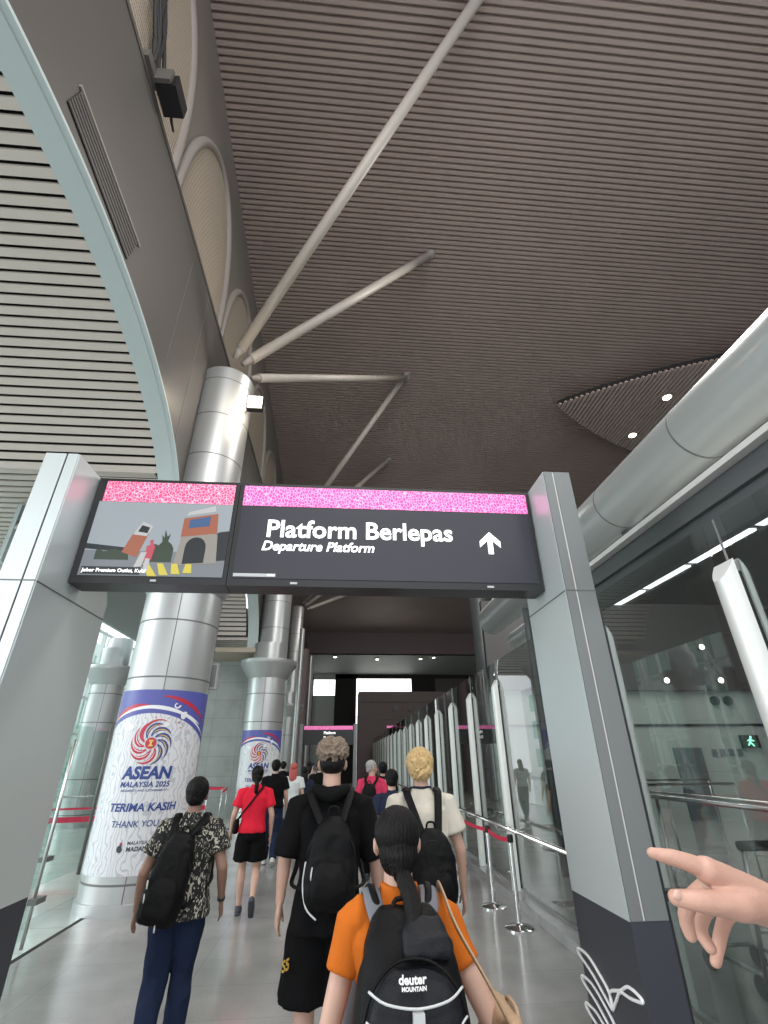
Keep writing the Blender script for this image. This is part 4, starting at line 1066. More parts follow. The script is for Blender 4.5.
def person(label, pos, heading, H, j, g=1.0, skin='skin', top=('c_black', .95, 'short', .04), bottom=('trousers', 'c_denim', .0), hair=('short', 'hair_black'), shoes='sole', vox=.008, group=None, fine=True):
    s = H / 1.75
    t = thing('person', label, 'person', (pos[0], pos[1], 0), heading, group)
    t['s'] = s
    def sc(me):
        for v in me.vertices: v.co = v.co * s
        return me
    def add(name, bm, m, voxel=vox, smooth=2, parent=t, fold=0, **kk):
        me = sc(fuse(bm, voxel, smooth, fold, **kk))
        return link_mesh(name, me, M[m], parent, True)
    A = {k: V(v) for k, v in j.items() if isinstance(v, tuple)}
    hc = V((0, .035, 1.632))
    # body
    bm = bmesh.new()
    loft(bm, [(0, 0, .80, .05, .06), (0, 0, .86, .145 * g, .10 * g), (0, -.005, .95, .155 * g, .105 * g), (0, .005, 1.08, .13 * g, .09 * g), (0, .01, 1.24, .15 * g, .105 * g), (0, 0, 1.37, .17, .09), (0, -.005, 1.43, .13, .065), (0, 0, 1.47, .07, .058)], e=2.3)
    tube(bm, [(0, -.01, 1.40), (0, .0, 1.49), (0, .012, 1.57), hc], [.066, .056, .054, .05], 20)
    head_shape(bm, hc, j['yaw'])
    for S_, sd in (('L', -1), ('R', 1)):
        tube(bm, [(sd * .1, 0, 1.41), A['sh' + S_], (A['sh' + S_] + A['el' + S_]) / 2, A['el' + S_]], [.055, .052 * g, .045 * g, .039 * g], 16, round_ends=True)
        e, w_ = A['el' + S_], A['wr' + S_]
        tube(bm, [e, e.lerp(w_, .3), e.lerp(w_, .7), w_], [.039 * g, .038 * g, .029 * g, .024], 16, round_ends=True)
        if fine: hand(bm, w_, (w_ - e), sd)
        else: hand(bm, w_, (w_ - e), sd, .4)
        h, k_, a_ = A['hip' + S_], A['knee' + S_], A['ank' + S_]
        tube(bm, [h, h.lerp(k_, .3), h.lerp(k_, .7), k_], [.088 * g, .084 * g, .066 * g, .055 * g], 18, round_ends=True)
        q = k_.lerp(a_, .35) + V((0, -.015, 0))
        tube(bm, [k_, q, k_.lerp(a_, .75), a_], [.054 * g, .056 * g, .038 * g, .034], 18, round_ends=True)
        foot_dir = V((0, math.cos(j['foot' + S_]), math.sin(j['foot' + S_])))
        dn = V((0, math.sin(j['foot' + S_]), -math.cos(j['foot' + S_])))
        tube(bm, [a_ + dn * .03 - foot_dir * .03, a_ + dn * .045 + foot_dir * .06, a_ + dn * .06 + foot_dir * .15], [.032, .036, .03], 12, flat=.8, round_ends=True)
    body = add('body', bm, skin, min(vox, .0075) if vox < .009 else (.009 if fine else .011), 2)
    # eyes
    R = Matrix.Rotation(j['yaw'], 3, 'Z')
    for sd in (-1, 1):
        bm = bmesh.new(); ellipsoid(bm, (hc + R @ V((sd * .03, .083, .008))), (.011, .007, .008), R, 12, 8)
        bmesh.ops.scale(bm, vec=(s, s, s), verts=bm.verts); build(bm, 'eye', M['eye'], t, True, world=False)
    # shoes
    if shoes:
        for S_, sd in (('L', -1), ('R', 1)):
            a_ = A['ank' + S_]; an = j['foot' + S_]
            fd = V((0, math.cos(an), math.sin(an))); dn = V((0, math.sin(an), -math.cos(an)))
            bm = bmesh.new()
            tube(bm, [a_ + dn * .035 - fd * .05, a_ + dn * .04, a_ + dn * .048 + fd * .09, a_ + dn * .058 + fd * .16], [.038, .044, .047, .036], 16, flat=.9, ref=tuple(-dn), round_ends=True)
            tube(bm, [a_ + dn * .076 - fd * .055, a_ + dn * .076 + fd * .05, a_ + dn * .078 + fd * .175], [.041, .044, .04], 16, flat=.3, ref=tuple(-dn), round_ends=True)
            tube(bm, [a_ - dn * .01, a_ + dn * .04], [.042, .044], 14)
            add('shoe', bm, shoes, .008, 1)
    # top garment
    tm, hem, slv, loose = top[:4]
    bm = bmesh.new(); L = loose
    if slv == 'sleeveless_none': pass
    loft(bm, [(0, -.0, hem, (.165 + L) * g, (.115 + L) * g), (0, -.0, hem + .05, (.165 + L * .95) * g, (.115 + L) * g), (0, 0, 1.08, (.142 + L * .9) * g, (.10 + L * .8) * g), (0, .008, 1.24, (.158 + L * .7) * g, (.112 + L * .6) * g), (0, 0, 1.36, .183 + L * .35, .103 + L * .35), (0, -.004, 1.425, .15, .08 + L * .1), (0, 0, 1.48, .078, .07), (0, .004, 1.515, .066, .062)], e=2.5, n=32)
    sl = dict(short=.62, mid=.45, elbow=.95, tiny=.42)[slv]
    for S_, sd in (('L', -1), ('R', 1)):
        sh, el_ = A['sh' + S_], A['el' + S_]
        c = sh.lerp(el_, sl)
        tube(bm, [(sd * .08, 0, 1.41), (sd * .15, 0, 1.42), sh + V((0, 0, .004)), sh.lerp(el_, sl * .5), c], [.06, .066, (.06 + L * .2), (.057 + L * .45) * g, (.055 + L * .6) * g], 20)
    shirt = add('shirt', bm, tm, vox * .9, 2, fold=.006 * (1 + L * 8), fscale=7, stretch=.6)
    # bottom
    kind, bmn, bl = bottom
    bm = bmesh.new()
    loft(bm, [(0, 0, .80, .05, .06), (0, 0, .85, (.155 + bl * .3) * g, (.115 + bl * .3) * g), (0, -.01, .93, (.166) * g, (.125) * g), (0, 0, 1.03, (.15) * g, (.108) * g)], e=2.3)
    for S_, sd in (('L', -1), ('R', 1)):
        h, k_, a_ = A['hip' + S_], A['knee' + S_], A['ank' + S_]
        if kind == 'trousers':
            tube(bm, [h, h.lerp(k_, .35), k_, k_.lerp(a_, .5), k_.lerp(a_, 1.0) + V((0, 0, .0))], [.1 * g, (.095 + bl) * g, .074 + bl, .066 + bl, .058 + bl * .8], 20)
        else:
            zz = bottom[1] and j.get('short_to', .75)
            c = h.lerp(k_, zz)
            tube(bm, [h, h.lerp(k_, zz * .4), h.lerp(k_, zz * .8), c], [.1 * g, (.102 + bl * .6) * g, (.098 + bl) * g, (.1 + bl * 1.1) * g], 24)
    add('trousers' if kind == 'trousers' else 'shorts', bm, bmn, vox, 2, fold=.008, fscale=7, stretch=.5)
    # hair
    hk, hm = hair
    def q(x, y, z): return hc + R @ V((x, y, z))
    bm = bmesh.new()
    if hk == 'none': pass
    elif hk in ('short', 'fluffy', 'mop', 'grey'):
        k_ = dict(short=.013, fluffy=.008, mop=.016, grey=.004)[hk]
        ellipsoid(bm, q(0, -.022, .044 if hk != 'fluffy' else .07), (.079 + k_, .094 + k_, (.086 if hk != 'fluffy' else .06) + k_), R, 28, 18)
        if hk != 'fluffy': ellipsoid(bm, q(0, -.055, -.01), (.068 + k_ * .4, .052 + k_, .066), R, 24, 14)
        if hk in ('fluffy',): ellipsoid(bm, q(0, -.02, .078), (.09, .1, .07), R, 28, 18)
        if hk == 'mop':
            ellipsoid(bm, q(0, -.02, .055), (.098, .108, .085), R, 28, 18); ellipsoid(bm, q(0, -.06, .0), (.082, .06, .07), R, 24, 14)
        if hk == 'fluffy':
            me = fuse(bm, .005, 1, fold=.02, fscale=26)
        elif hk == 'mop': me = fuse(bm, .005, 1, fold=.013, fscale=42, stretch=.35)
        else: me = fuse(bm, .006, 1, fold=.004, fscale=40)
        ho = link_mesh('hair', sc(me), M[hm], t, True)
        if hk == 'fluffy':
            bm = bmesh.new(); ellipsoid(bm, q(0, -.04, .01), (.081, .074, .07), R, 24, 14)
            ho2 = link_mesh('hair_undercut', sc(fuse(bm, .006, 1)), M['hair_black'], ho, True); ho2['label'] = 'dark shaved back of the hair'
    elif hk == 'pony':
        ellipsoid(bm, q(0, -.02, .04), (.088, .104, .092), R, 30, 20)
        ellipsoid(bm, q(0, -.05, -.02), (.074, .066, .082), R, 24, 16)
        tube(bm, [q(0, -.09, -.03), q(.002, -.1, -.075), q(.004, -.098, -.105)], [.05, .034, .02], 18, round_ends=True)
        def groove(me):
            for v in me.vertices:
                c = v.co - hc; a = math.atan2(c.x, -c.y)
                v.co += v.normal * .0016 * math.sin(a * 46 + 3 * noise.noise(v.co * 14))
            return me
        ho = link_mesh('hair', sc(groove(fuse(bm, .005, 2))), M[hm], t, True)
        bm = bmesh.new()
        px = j.get('pony', [(.004, -.096, -.1), (.012, -.125, -.135), (.02, -.135, -.2), (.018, -.13, -.28), (.022, -.128, -.36)])
        tube(bm, [q(*p) for p in px], [.017, .027, .03, .026, .007], 18, sub=4, round_ends=True)
        me = fuse(bm, .004, 1)
        for v in me.vertices: v.co += v.normal * .0022 * math.sin(math.atan2(v.co.x - .02, v.co.y + .1) * 16 + v.co.z * 8)
        link_mesh('ponytail', sc(me), M[hm], t, True)
        bm = bmesh.new(); tube(bm, [q(*px[0]) + V((0, 0, .006)), q(*px[0]) - V((0, .004, .014))], .021, 16)
        bmesh.ops.scale(bm, vec=(s, s, s), verts=bm.verts); build(bm, 'hair_tie', M['c_black'], t, True, world=False)
    elif hk == 'long':
        ellipsoid(bm, q(0, -.02, .04), (.088, .104, .092), R, 30, 20)
        tube(bm, [q(0, -.05, 0), q(0, -.08, -.1), q(0, -.095, -.22), q(0, -.1, -.3)], [.085, .09, .085, .05], 20, flat=.6, ref=(0, 1, 0), sub=3)
        link_mesh('hair', sc(fuse(bm, .007, 2, fold=.004, fscale=30, stretch=.2)), M[hm], t, True)
    return t

def on_back(name, label, cat, t, group=None):
    """a carried thing with the wearer's place and heading"""
    o = thing(name, label, cat, t.location, t.rotation_euler.z, group); o['s'] = t['s']
    return o
def sadd(bm, name, m, parent, s, smooth=True):
    bmesh.ops.scale(bm, vec=(s, s, s), verts=bm.verts)
    return build(bm, name, M[m], parent, smooth, world=False)

def pack(label, t, W=.14, D=.075, z0=.98, z1=1.42, y=-.2, main='nylon', pocket='nylon2', strap='nylon', tilt=0.0, top_r=.6, strap_r=.024, dx=0.0, extras=None, bulge=1.0, sw=None, e=3.0):
    s = t['s']; o = on_back('backpack', label, 'backpack', t)
    hz = z1 - z0
    def mv(bm):
        if tilt: bmesh.ops.rotate(bm, verts=bm.verts, cent=(dx, y, (z0 + z1) / 2), matrix=Matrix.Rotation(tilt, 3, 'Y'))
        return bm
    bm = bmesh.new()
    loft(bm, [(dx, y, z0, W * .75, D * .6), (dx, y, z0 + .03, W * .98, D * .95 * bulge), (dx, y, z0 + hz * .3, W * 1.03, D * 1.1 * bulge), (dx, y + .01, z0 + hz * .65, W * .95, D), (dx, y + .02, z0 + hz * .88, W * (.5 + .5 * top_r) * .92, D * .8), (dx, y + .03, z1, W * top_r * .75, D * .45)], n=36, e=e)
    me = fuse(mv(bm), .008, 2, fold=.005, fscale=9)
    for v in me.vertices: v.co *= s
    link_mesh('main_compartment', me, M[main], o, True)
    bm = bmesh.new()
    loft(bm, [(dx, y - D * .75, z0 + .03, W * .62, D * .3), (dx, y - D * .85, z0 + .07, W * .76, D * .45), (dx, y - D * .85, z0 + hz * .36, W * .74, D * .42), (dx, y - D * .7, z0 + hz * .52, W * .5, D * .3)], n=32, e=3)
    me = fuse(mv(bm), .008, 2, fold=.003, fscale=10)
    for v in me.vertices: v.co *= s
    link_mesh('front_pocket', me, M[pocket], o, True)
    sw = sw or .1
    for sd in (-1, 1):
        yb = y + D * .6
        pts = [(dx + sd * W * .3, y + D * .2, z1 - .07), (sd * sw, -.11, 1.46), (sd * sw * 1.02, -.06, 1.494), (sd * sw * 1.05, 0, 1.505), (sd * sw * 1.1, .07, 1.475), (sd * sw * 1.2, .155, 1.38), (sd * sw * 1.5, .175, 1.22), (sd * .19, .09, 1.1), (sd * .2, -.03, 1.04), (dx + sd * W * .85, y + D * .4, z0 + .08)]
        bm = bmesh.new(); tube(bm, pts, [strap_r * .9, strap_r, strap_r, strap_r, strap_r, strap_r, strap_r * .9, strap_r * .6, strap_r * .5, strap_r * .5], 14, sub=4, flat=.28, ref=(0, -.55, .6))
        sadd(bm, 'strap', strap, o, s)
    bm = bmesh.new(); tube(bm, [(dx - .03, y + .05, z1 - .01), (dx - .022, y + .045, z1 + .035), (dx + .022, y + .045, z1 + .035), (dx + .03, y + .05, z1 - .01)], .007, 8, sub=4); sadd(mv(bm), 'handle', strap, o, s)
    bm = bmesh.new(); zz = z0 + hz * .55
    tube(bm, [(dx + W * .98 * math.cos(a), y - D * .35 - D * .2 * math.sin(a), zz + hz * .3 * math.sin(a)) for a in [PI * i / 10 for i in range(11)]], .004, 6, sub=2); sadd(mv(bm), 'zipper', 'nylon2', o, s)
    return o

# --- woman in orange with the large hiking backpack (nearest)
w1 = person('person in orange t-shirt with black ponytail and large black backpack, nearest the camera', (.20, 1.89), .02, 1.50,
    rig(shL=(-.165, 0, 1.405), shR=(.165, 0, 1.405), elL=(-.245, .0, 1.12), wrL=(-.29, .14, .92), elR=(.30, -.08, 1.14), wrR=(.25, .12, 1.02), pony=[(.004, -.098, -.07), (.01, -.15, -.09), (.018, -.215, -.125), (.02, -.275, -.18), (.015, -.315, -.26), (.01, -.335, -.34), (.008, -.34, -.4)], **STAND), g=.93, skin='skin',
    top=('c_orange', .93, 'mid', .006), bottom=('trousers', 'c_navy', .01), hair=('pony', 'hair_black'), shoes='sole', vox=.007)
s1 = w1['s']
bp = on_back('backpack', 'large black hiking backpack with silver piping and white lettering', 'backpack', w1)
def bsc(me):
    for v in me.vertices: v.co *= s1
    return me
bm = bmesh.new()
loft(bm, [(0, -.22, .86, .12, .06), (0, -.245, .90, .165, .10), (0, -.25, 1.05, .178, .12), (0, -.24, 1.22, .172, .11), (0, -.215, 1.35, .15, .085), (0, -.19, 1.44, .12, .06), (0, -.175, 1.485, .08, .035)], n=40, e=3.2)
link_mesh('main_compartment', bsc(fuse(bm, .008, 2, fold=.006, fscale=8)), M['nylon'], bp, True)
bm = bmesh.new()
loft(bm, [(0, -.33, .92, .11, .03), (0, -.345, .96, .135, .05), (0, -.35, 1.12, .145, .055), (0, -.345, 1.24, .14, .05), (0, -.325, 1.32, .12, .04), (0, -.30, 1.365, .07, .02)], n=36, e=3)
fp = link_mesh('front_pocket', bsc(fuse(bm, .007, 2, fold=.003, fscale=9)), M['nylon2'], bp, True)
bm = bmesh.new(); loft(bm, [(.055, -.285, 1.375, .07, .02), (.055, -.28, 1.40, .08, .03), (.05, -.255, 1.44, .07, .03), (.05, -.235, 1.47, .05, .015)], n=28, e=2.6)
link_mesh('top_pocket', bsc(fuse(bm, .007, 2, fold=.004, fscale=14)), M['nylon2'], bp, True)
def yfront(x, z): return -.335 - .053 * (1 - (x / .15) ** 2 * .35) if z < 1.12 else -.32 - .04
sadd(mtube([(-.138, -.362, 1.335), (-.09, -.388, 1.315), (0, -.398, 1.305), (.09, -.388, 1.315), (.138, -.362, 1.335)], .0035, 8, sub=4), 'silver_piping', 'silver_piping', bp, s1)
sadd(mtube([(-.145, -.37, 1.275), (-.115, -.392, 1.25), (-.085, -.404, 1.15), (-.08, -.405, 1.0)], .003, 8, sub=4), 'silver_piping', 'silver_piping', bp, s1)
sadd(mtube([(.145, -.37, 1.275), (.115, -.392, 1.25), (.085, -.404, 1.15), (.08, -.405, 1.0)], .003, 8, sub=4), 'silver_piping', 'silver_piping', bp, s1)
sadd(mbox(-.016, .016, -.412, -.39, 1.0, 1.298), 'centre_webbing', 'silver_piping', bp, s1, False)
sadd(mtube([(-.165, -.335, 1.0), (-.16, -.345, 1.2), (-.13, -.345, 1.32), (-.07, -.325, 1.375), (0, -.32, 1.39), (.07, -.325, 1.375), (.13, -.345, 1.32), (.16, -.345, 1.2), (.165, -.335, 1.0)], .0045, 8, sub=4), 'zipper', 'nylon', bp, s1)
def lt(body, size, x, z, y, par, m, sc_=s1, **k):
    me = text_mesh(body, size, align='CENTER', extrude=.001, **k)
    for v in me.vertices: v.co = V((v.co.x + x, y - v.co.z + 2.2 * (v.co.x) ** 2, v.co.y + z)) * sc_
    return link_mesh('lettering', me, M[m], par)
lt('deuter', .03, -.012, 1.352, -.382, bp, 'white', bold=.03)
lt('MOUNTAIN', .0135, -.008, 1.338, -.385, bp, 'white', bold=.04)
for sd in (-1, 1):
    pts = [(sd * .085, -.15, 1.43), (sd * .1, -.09, 1.478), (sd * .105, -.03, 1.50), (sd * .11, .04, 1.485), (sd * .125, .13, 1.4), (sd * .14, .165, 1.25), (sd * .18, .1, 1.08), (sd * .185, -.03, 1.0), (sd * .16, -.17, .95)]
    sadd(mtube(pts, [.028, .032, .032, .032, .032, .03, .02, .014, .012], 14, sub=4, flat=.3, ref=(0, -.6, .6)), 'strap', 'strap_grey', bp, s1)
    sadd(mtube([(sd * .085, -.12, 1.46), (sd * .1, -.07, 1.503), (sd * .106, -.01, 1.516), (sd * .112, .05, 1.497)], [.013] * 4, 10, sub=4, flat=.3, ref=(0, -.5, .7)), 'strap_webbing', 'nylon', bp, s1)
    sadd(mtube([(sd * .165, -.26, 1.02), (sd * .185, -.22, .99), (sd * .185, -.22, .92), (sd * .165, -.26, .88)], .01, 8, sub=3), 'side_webbing', 'nylon', bp, s1)
    sadd(mbox(sd * .185 - .012, sd * .185 + .012, -.25, -.2, .965, 1.005), 'buckle', 'strap_grey', bp, s1, False)
sadd(mtube([(-.04, -.17, 1.475), (-.03, -.16, 1.50), (.03, -.16, 1.50), (.04, -.17, 1.475)], .008, 8, sub=3), 'handle', 'nylon', bp, s1)
# handbag
hb = on_back('handbag', 'tan handbag hanging from the right shoulder of the nearest person', 'handbag', w1)
bm = bmesh.new(); loft(bm, [(.33, -.10, .90, .05, .13), (.33, -.10, .94, .062, .145), (.33, -.10, 1.1, .058, .14), (.33, -.10, 1.185, .035, .125), (.33, -.10, 1.2, .02, .12)], n=32, e=3)
link_mesh('bag_body', bsc(fuse(bm, .008, 2, fold=.003)), M['tan'], hb, True)
sadd(mtube([(.33, -.2, 1.17), (.25, -.22, 1.3), (.175, -.17, 1.42), (.155, -.08, 1.49), (.155, .0, 1.505), (.175, .09, 1.45), (.25, .1, 1.3), (.33, .0, 1.17)], [.016] * 8, 10, sub=4, flat=.35, ref=(1, 0, .3)), 'shoulder_strap', 'tan', hb, s1)
sadd(mtube([(.36, -.16, 1.18), (.36, -.14, 1.205), (.36, -.06, 1.205), (.36, -.04, 1.18)], .007, 8, sub=4), 'bag_handle', 'tan', hb, s1)

# --- tall person in black
w2 = person('tall person in black t-shirt and shorts with curly ash brown hair', (-.045, 3.36), .0, 1.745,
    rig(elL=(-.25, -.03, 1.16), wrL=(-.262, -.01, .965), elR=(.27, .0, 1.14), wrR=(.30, .1, .92), kneeL=(-.10, .04, .50), ankL=(-.10, .02, .09), kneeR=(.1, .05, .50), ankR=(.10, .10, .09), short_to=.86, footR=0.0), g=1.0,
    top=('c_black', .84, 'elbow', .03), bottom=('shorts', 'c_black2', .04), hair=('fluffy', 'hair_brown'), shoes='shoe_white')
s2 = w2['s']
sadd(mtube([(-.09, .04, 1.50), (-.085, -.07, 1.5), (0, -.115, 1.47), (.085, -.07, 1.5), (.09, .04, 1.50)], [.018, .03, .038, .03, .018], 12, sub=4), 'hood', 'c_black', w2, s2)
me = text_mesh('S5', .065, .03, 0, 'CENTER', .001)
for v in me.vertices: v.co = V((-.2 + .55 * v.co.x, -.10 + .8 * v.co.x - v.co.z, v.co.y + .70)) * s2
link_mesh('shorts_print', me, M['banner_yellow'], w2)
b2 = pack('black teardrop backpack with pale side zipper on the tall person', w2, W=.13, D=.075, z0=.97, z1=1.38, y=-.235, pocket='nylon', top_r=.3, strap_r=.024, dx=.015, tilt=.03, sw=.11)
sadd(mtube([(-.118, -.27, 1.18), (-.128, -.262, 1.08), (-.105, -.28, .99), (-.05, -.3, .945)], .0042, 8, sub=4), 'pale_zipper', 'silver_piping', b2, s2)
sadd(mtube([(-.08, -.3, 1.16), (-.085, -.31, 1.12), (-.075, -.305, 1.08)], .004, 8, sub=4), 'zip_pull', 'silver_piping', b2, s2)

# --- blond person in cream
w3 = person('person with blond hair in cream t-shirt and black shorts', (.60, 3.98), -.03, 1.70,
    rig(elL=(-.26, .0, 1.13), wrL=(-.26, .12, .92), elR=(.265, -.02, 1.12), wrR=(.28, .04, .885), short_to=.9), g=1.0,
    top=('c_cream', .90, 'short', .045), bottom=('shorts', 'c_black2', .03), hair=('mop', 'hair_blond'), shoes='shoe_white')
s3 = w3['s']
sadd(mtube([(-.075, .03, 1.505), (-.06, -.04, 1.515), (0, -.066, 1.512), (.06, -.04, 1.515), (.075, .03, 1.505)], .008, 8, sub=4), 'collar', 'c_navy', w3, s3)
for sd in (-1, 1):
    pass
b3 = pack('plain black soft backpack with thick straps on the blond person', w3, W=.15, D=.07, z0=.86, z1=1.27, y=-.235, pocket='nylon', top_r=.45, strap_r=.028, dx=.035, sw=.11)

# --- person in batik shirt
w4 = person('person in black and cream leaf patterned shirt and dark jeans', (-1.05, 4.18), .08, 1.53,
    rig(elL=(-.30, -.04, 1.12), wrL=(-.33, .06, .87), elR=(.29, -.06, 1.14), wrR=(.30, .05, .91), kneeL=(-.10, .03, .50), ankL=(-.11, -.10, .10), footL=-.25, kneeR=(.07, .10, .51), ankR=(.06, .14, .09), footR=.05), g=1.05, skin='skin_tan',
    top=('batik', .84, 'short', .045), bottom=('trousers', 'c_denim', .012), hair=('short', 'hair_black'), shoes='sole')
b4 = pack('black backpack hanging low and tilted on the patterned shirt', w4, W=.14, D=.085, z0=.84, z1=1.40, y=-.24, dx=-.065, tilt=.2, pocket='nylon', top_r=.5, strap_r=.028, sw=.11)
s4 = w4['s']
for k, (x, z) in enumerate(((-.20, 1.12), (-.205, 1.04), (-.1, .87))):
    sadd(mtube([(x, -.31, z), (x + .005, -.325, z - .05)], .006, 8), 'zip_pull', 'silver_piping', b4, s4)
sadd(mtube([(.0, 0, 0), (0, 0, .001)], .001, 6), 'watch', 'nylon', w4, s4) if False else None
bm = bmesh.new(); wr = V((.30, .05, .91)); el4 = V((.29, -.06, 1.14)); dd = (wr - el4).normalized()
tube(bm, [wr - dd * .03, wr - dd * .01], .03, 16); sadd(bm, 'watch_strap', 'rubber', w4, s4)

# --- person in red
w5 = person('person in red t-shirt and black shorts with ponytail', (-1.10, 7.42), .08, 1.585,
    rig(elL=(-.27, -.02, 1.14), wrL=(-.30, .08, .90), elR=(.26, -.04, 1.13), wrR=(.26, .04, .89), kneeL=(-.09, .06, .51), ankL=(-.085, .08, .09), kneeR=(.11, .04, .50), ankR=(.10, -.17, .20), footR=-.85, short_to=.75,
        pony=[(.004, -.096, -.06), (.01, -.125, -.09), (.012, -.135, -.15), (.01, -.13, -.2), (.012, -.12, -.25)]), g=.98,
    top=('c_red', .93, 'short', .03), bottom=('shorts', 'c_black2', .035), hair=('pony', 'hair_black'), shoes='sole', vox=.01)
s5 = w5['s']
sb = on_back('sling_bag', 'small black sling bag on the left hip of the person in red', 'bag', w5)
bm = bmesh.new(); loft(bm, [(-.225, -.02, .92, .03, .08), (-.23, -.02, .95, .04, .1), (-.225, -.02, 1.06, .038, .1), (-.215, -.02, 1.09, .02, .08)], n=24, e=3)
me = fuse(bm, .01, 1); [setattr(v, 'co', v.co * s5) for v in me.vertices]
link_mesh('bag_body', me, M['nylon'], sb, True)
sadd(mtube([(-.215, -.09, 1.08), (-.12, -.155, 1.2), (.0, -.15, 1.35), (.1, -.09, 1.485), (.12, 0, 1.5), (.08, .12, 1.38), (-.08, .16, 1.2), (-.22, .06, 1.08)], [.013] * 8, 8, sub=4, flat=.35, ref=(0, -1, .3)), 'shoulder_strap', 'nylon', sb, s5)

# --- farther people
w6 = person('person in black t-shirt and blue jeans beyond the red shirt', (-1.22, 10.5), .05, 1.655, rig(), g=1.08, top=('c_black', .93, 'short', .035), bottom=('trousers', 'c_denim', .01), hair=('short', 'hair_black'), shoes='shoe_white', vox=.014, fine=False)
w7 = person('person in pale green white shirt with reddish hair', (-.98, 11.7), -.1, 1.60, rig(short_to=.6), top=('c_white', .93, 'short', .03), bottom=('shorts', 'c_grey', .02), hair=('long', 'hair_red'), shoes='shoe_white', vox=.014, fine=False)
w8 = person('person with grey hair in rose red shirt looking sideways', (.54, 9.0), -.15, 1.635, rig(yaw=-1.0), g=1.05, skin='skin', top=('c_rose', .93, 'short', .03), bottom=('trousers', 'c_black2', .01), hair=('grey', 'hair_grey'), vox=.014, fine=False)
pack('black backpack on the grey haired person in rose red', w8, W=.13, D=.07, z0=1.0, z1=1.4, y=-.2, dx=-.03)
w9 = person('person in black top with black backpack beside the grey haired person', (.80, 9.9), .0, 1.60, rig(), g=1.05, top=('c_black', .9, 'short', .04), bottom=('trousers', 'c_black2', .01), hair=('short', 'hair_black'), vox=.014, fine=False)
pack('round black backpack on the far person in black', w9, W=.15, D=.08, z0=1.0, z1=1.43, y=-.21)
w10 = person('person in dark navy top mostly hidden behind the blond person', (.64, 6.6), .0, 1.53, rig(), g=1.05, top=('c_navy', .9, 'short', .04), bottom=('trousers', 'c_navy', .01), hair=('short', 'hair_black'), vox=.014, fine=False)
w11 = person('person with long dark hair in navy behind the tall person', (-.78, 12.2), .1, 1.52, rig(), top=('c_navy', .93, 'short', .03), bottom=('trousers', 'c_navy', .01), hair=('long', 'hair_black'), vox=.014, fine=False)
w12 = person('person raising one hand high to hold up a phone in the distance', (-.50, 13.5), .0, 1.60, rig(elL=(-.24, .12, 1.32), wrL=(-.20, .2, 1.55)), top=('c_black', .93, 'short', .03), bottom=('trousers', 'c_black2', .01), hair=('short', 'hair_black'), vox=.014, fine=False)
ph = thing('phone', 'black phone held up by the distant person', 'phone', (-.68, 13.75, 1.48)); build(mbox(-.72, -.64, 13.74, 13.755, 1.46, 1.60), 'case', M['black'], ph, bevel=.004)
build(mbox(-.715, -.645, 13.735, 13.74, 1.465, 1.595), 'screen', M['c_navy'], ph)
w13 = person('person in black at the far left between banner and posts', (-1.6, 15.5), .0, 1.62, rig(), top=('c_black', .93, 'short', .03), bottom=('trousers', 'c_navy', .01), hair=('short', 'hair_black'), vox=.014, fine=False)
w14 = person('person in dark clothes deep in the hall, left of the far sign post', (-.95, 17.0), .0, 1.62, rig(), top=('c_grey', .93, 'short', .03), bottom=('trousers', 'c_black2', .01), hair=('long', 'hair_black'), vox=.014, fine=False)
w15 = person('added person in white shirt behind the right glass screen, standing for a reflection', (4.4, 10.6), 2.9, 1.66, rig(), top=('c_white', .93, 'short', .03), bottom=('trousers', 'c_navy', .01), hair=('short', 'hair_black'), vox=.014, fine=False)  # body added in place of a figure mirrored in the glass
w16 = person('added person in dark clothes behind the right glass screen, standing for a reflection', (4.6, 9.4), 3.0, 1.64, rig(), top=('c_black', .93, 'short', .03), bottom=('trousers', 'c_black2', .01), hair=('short', 'hair_black'), vox=.014, fine=False)  # second body added for the dim reflections in the glass

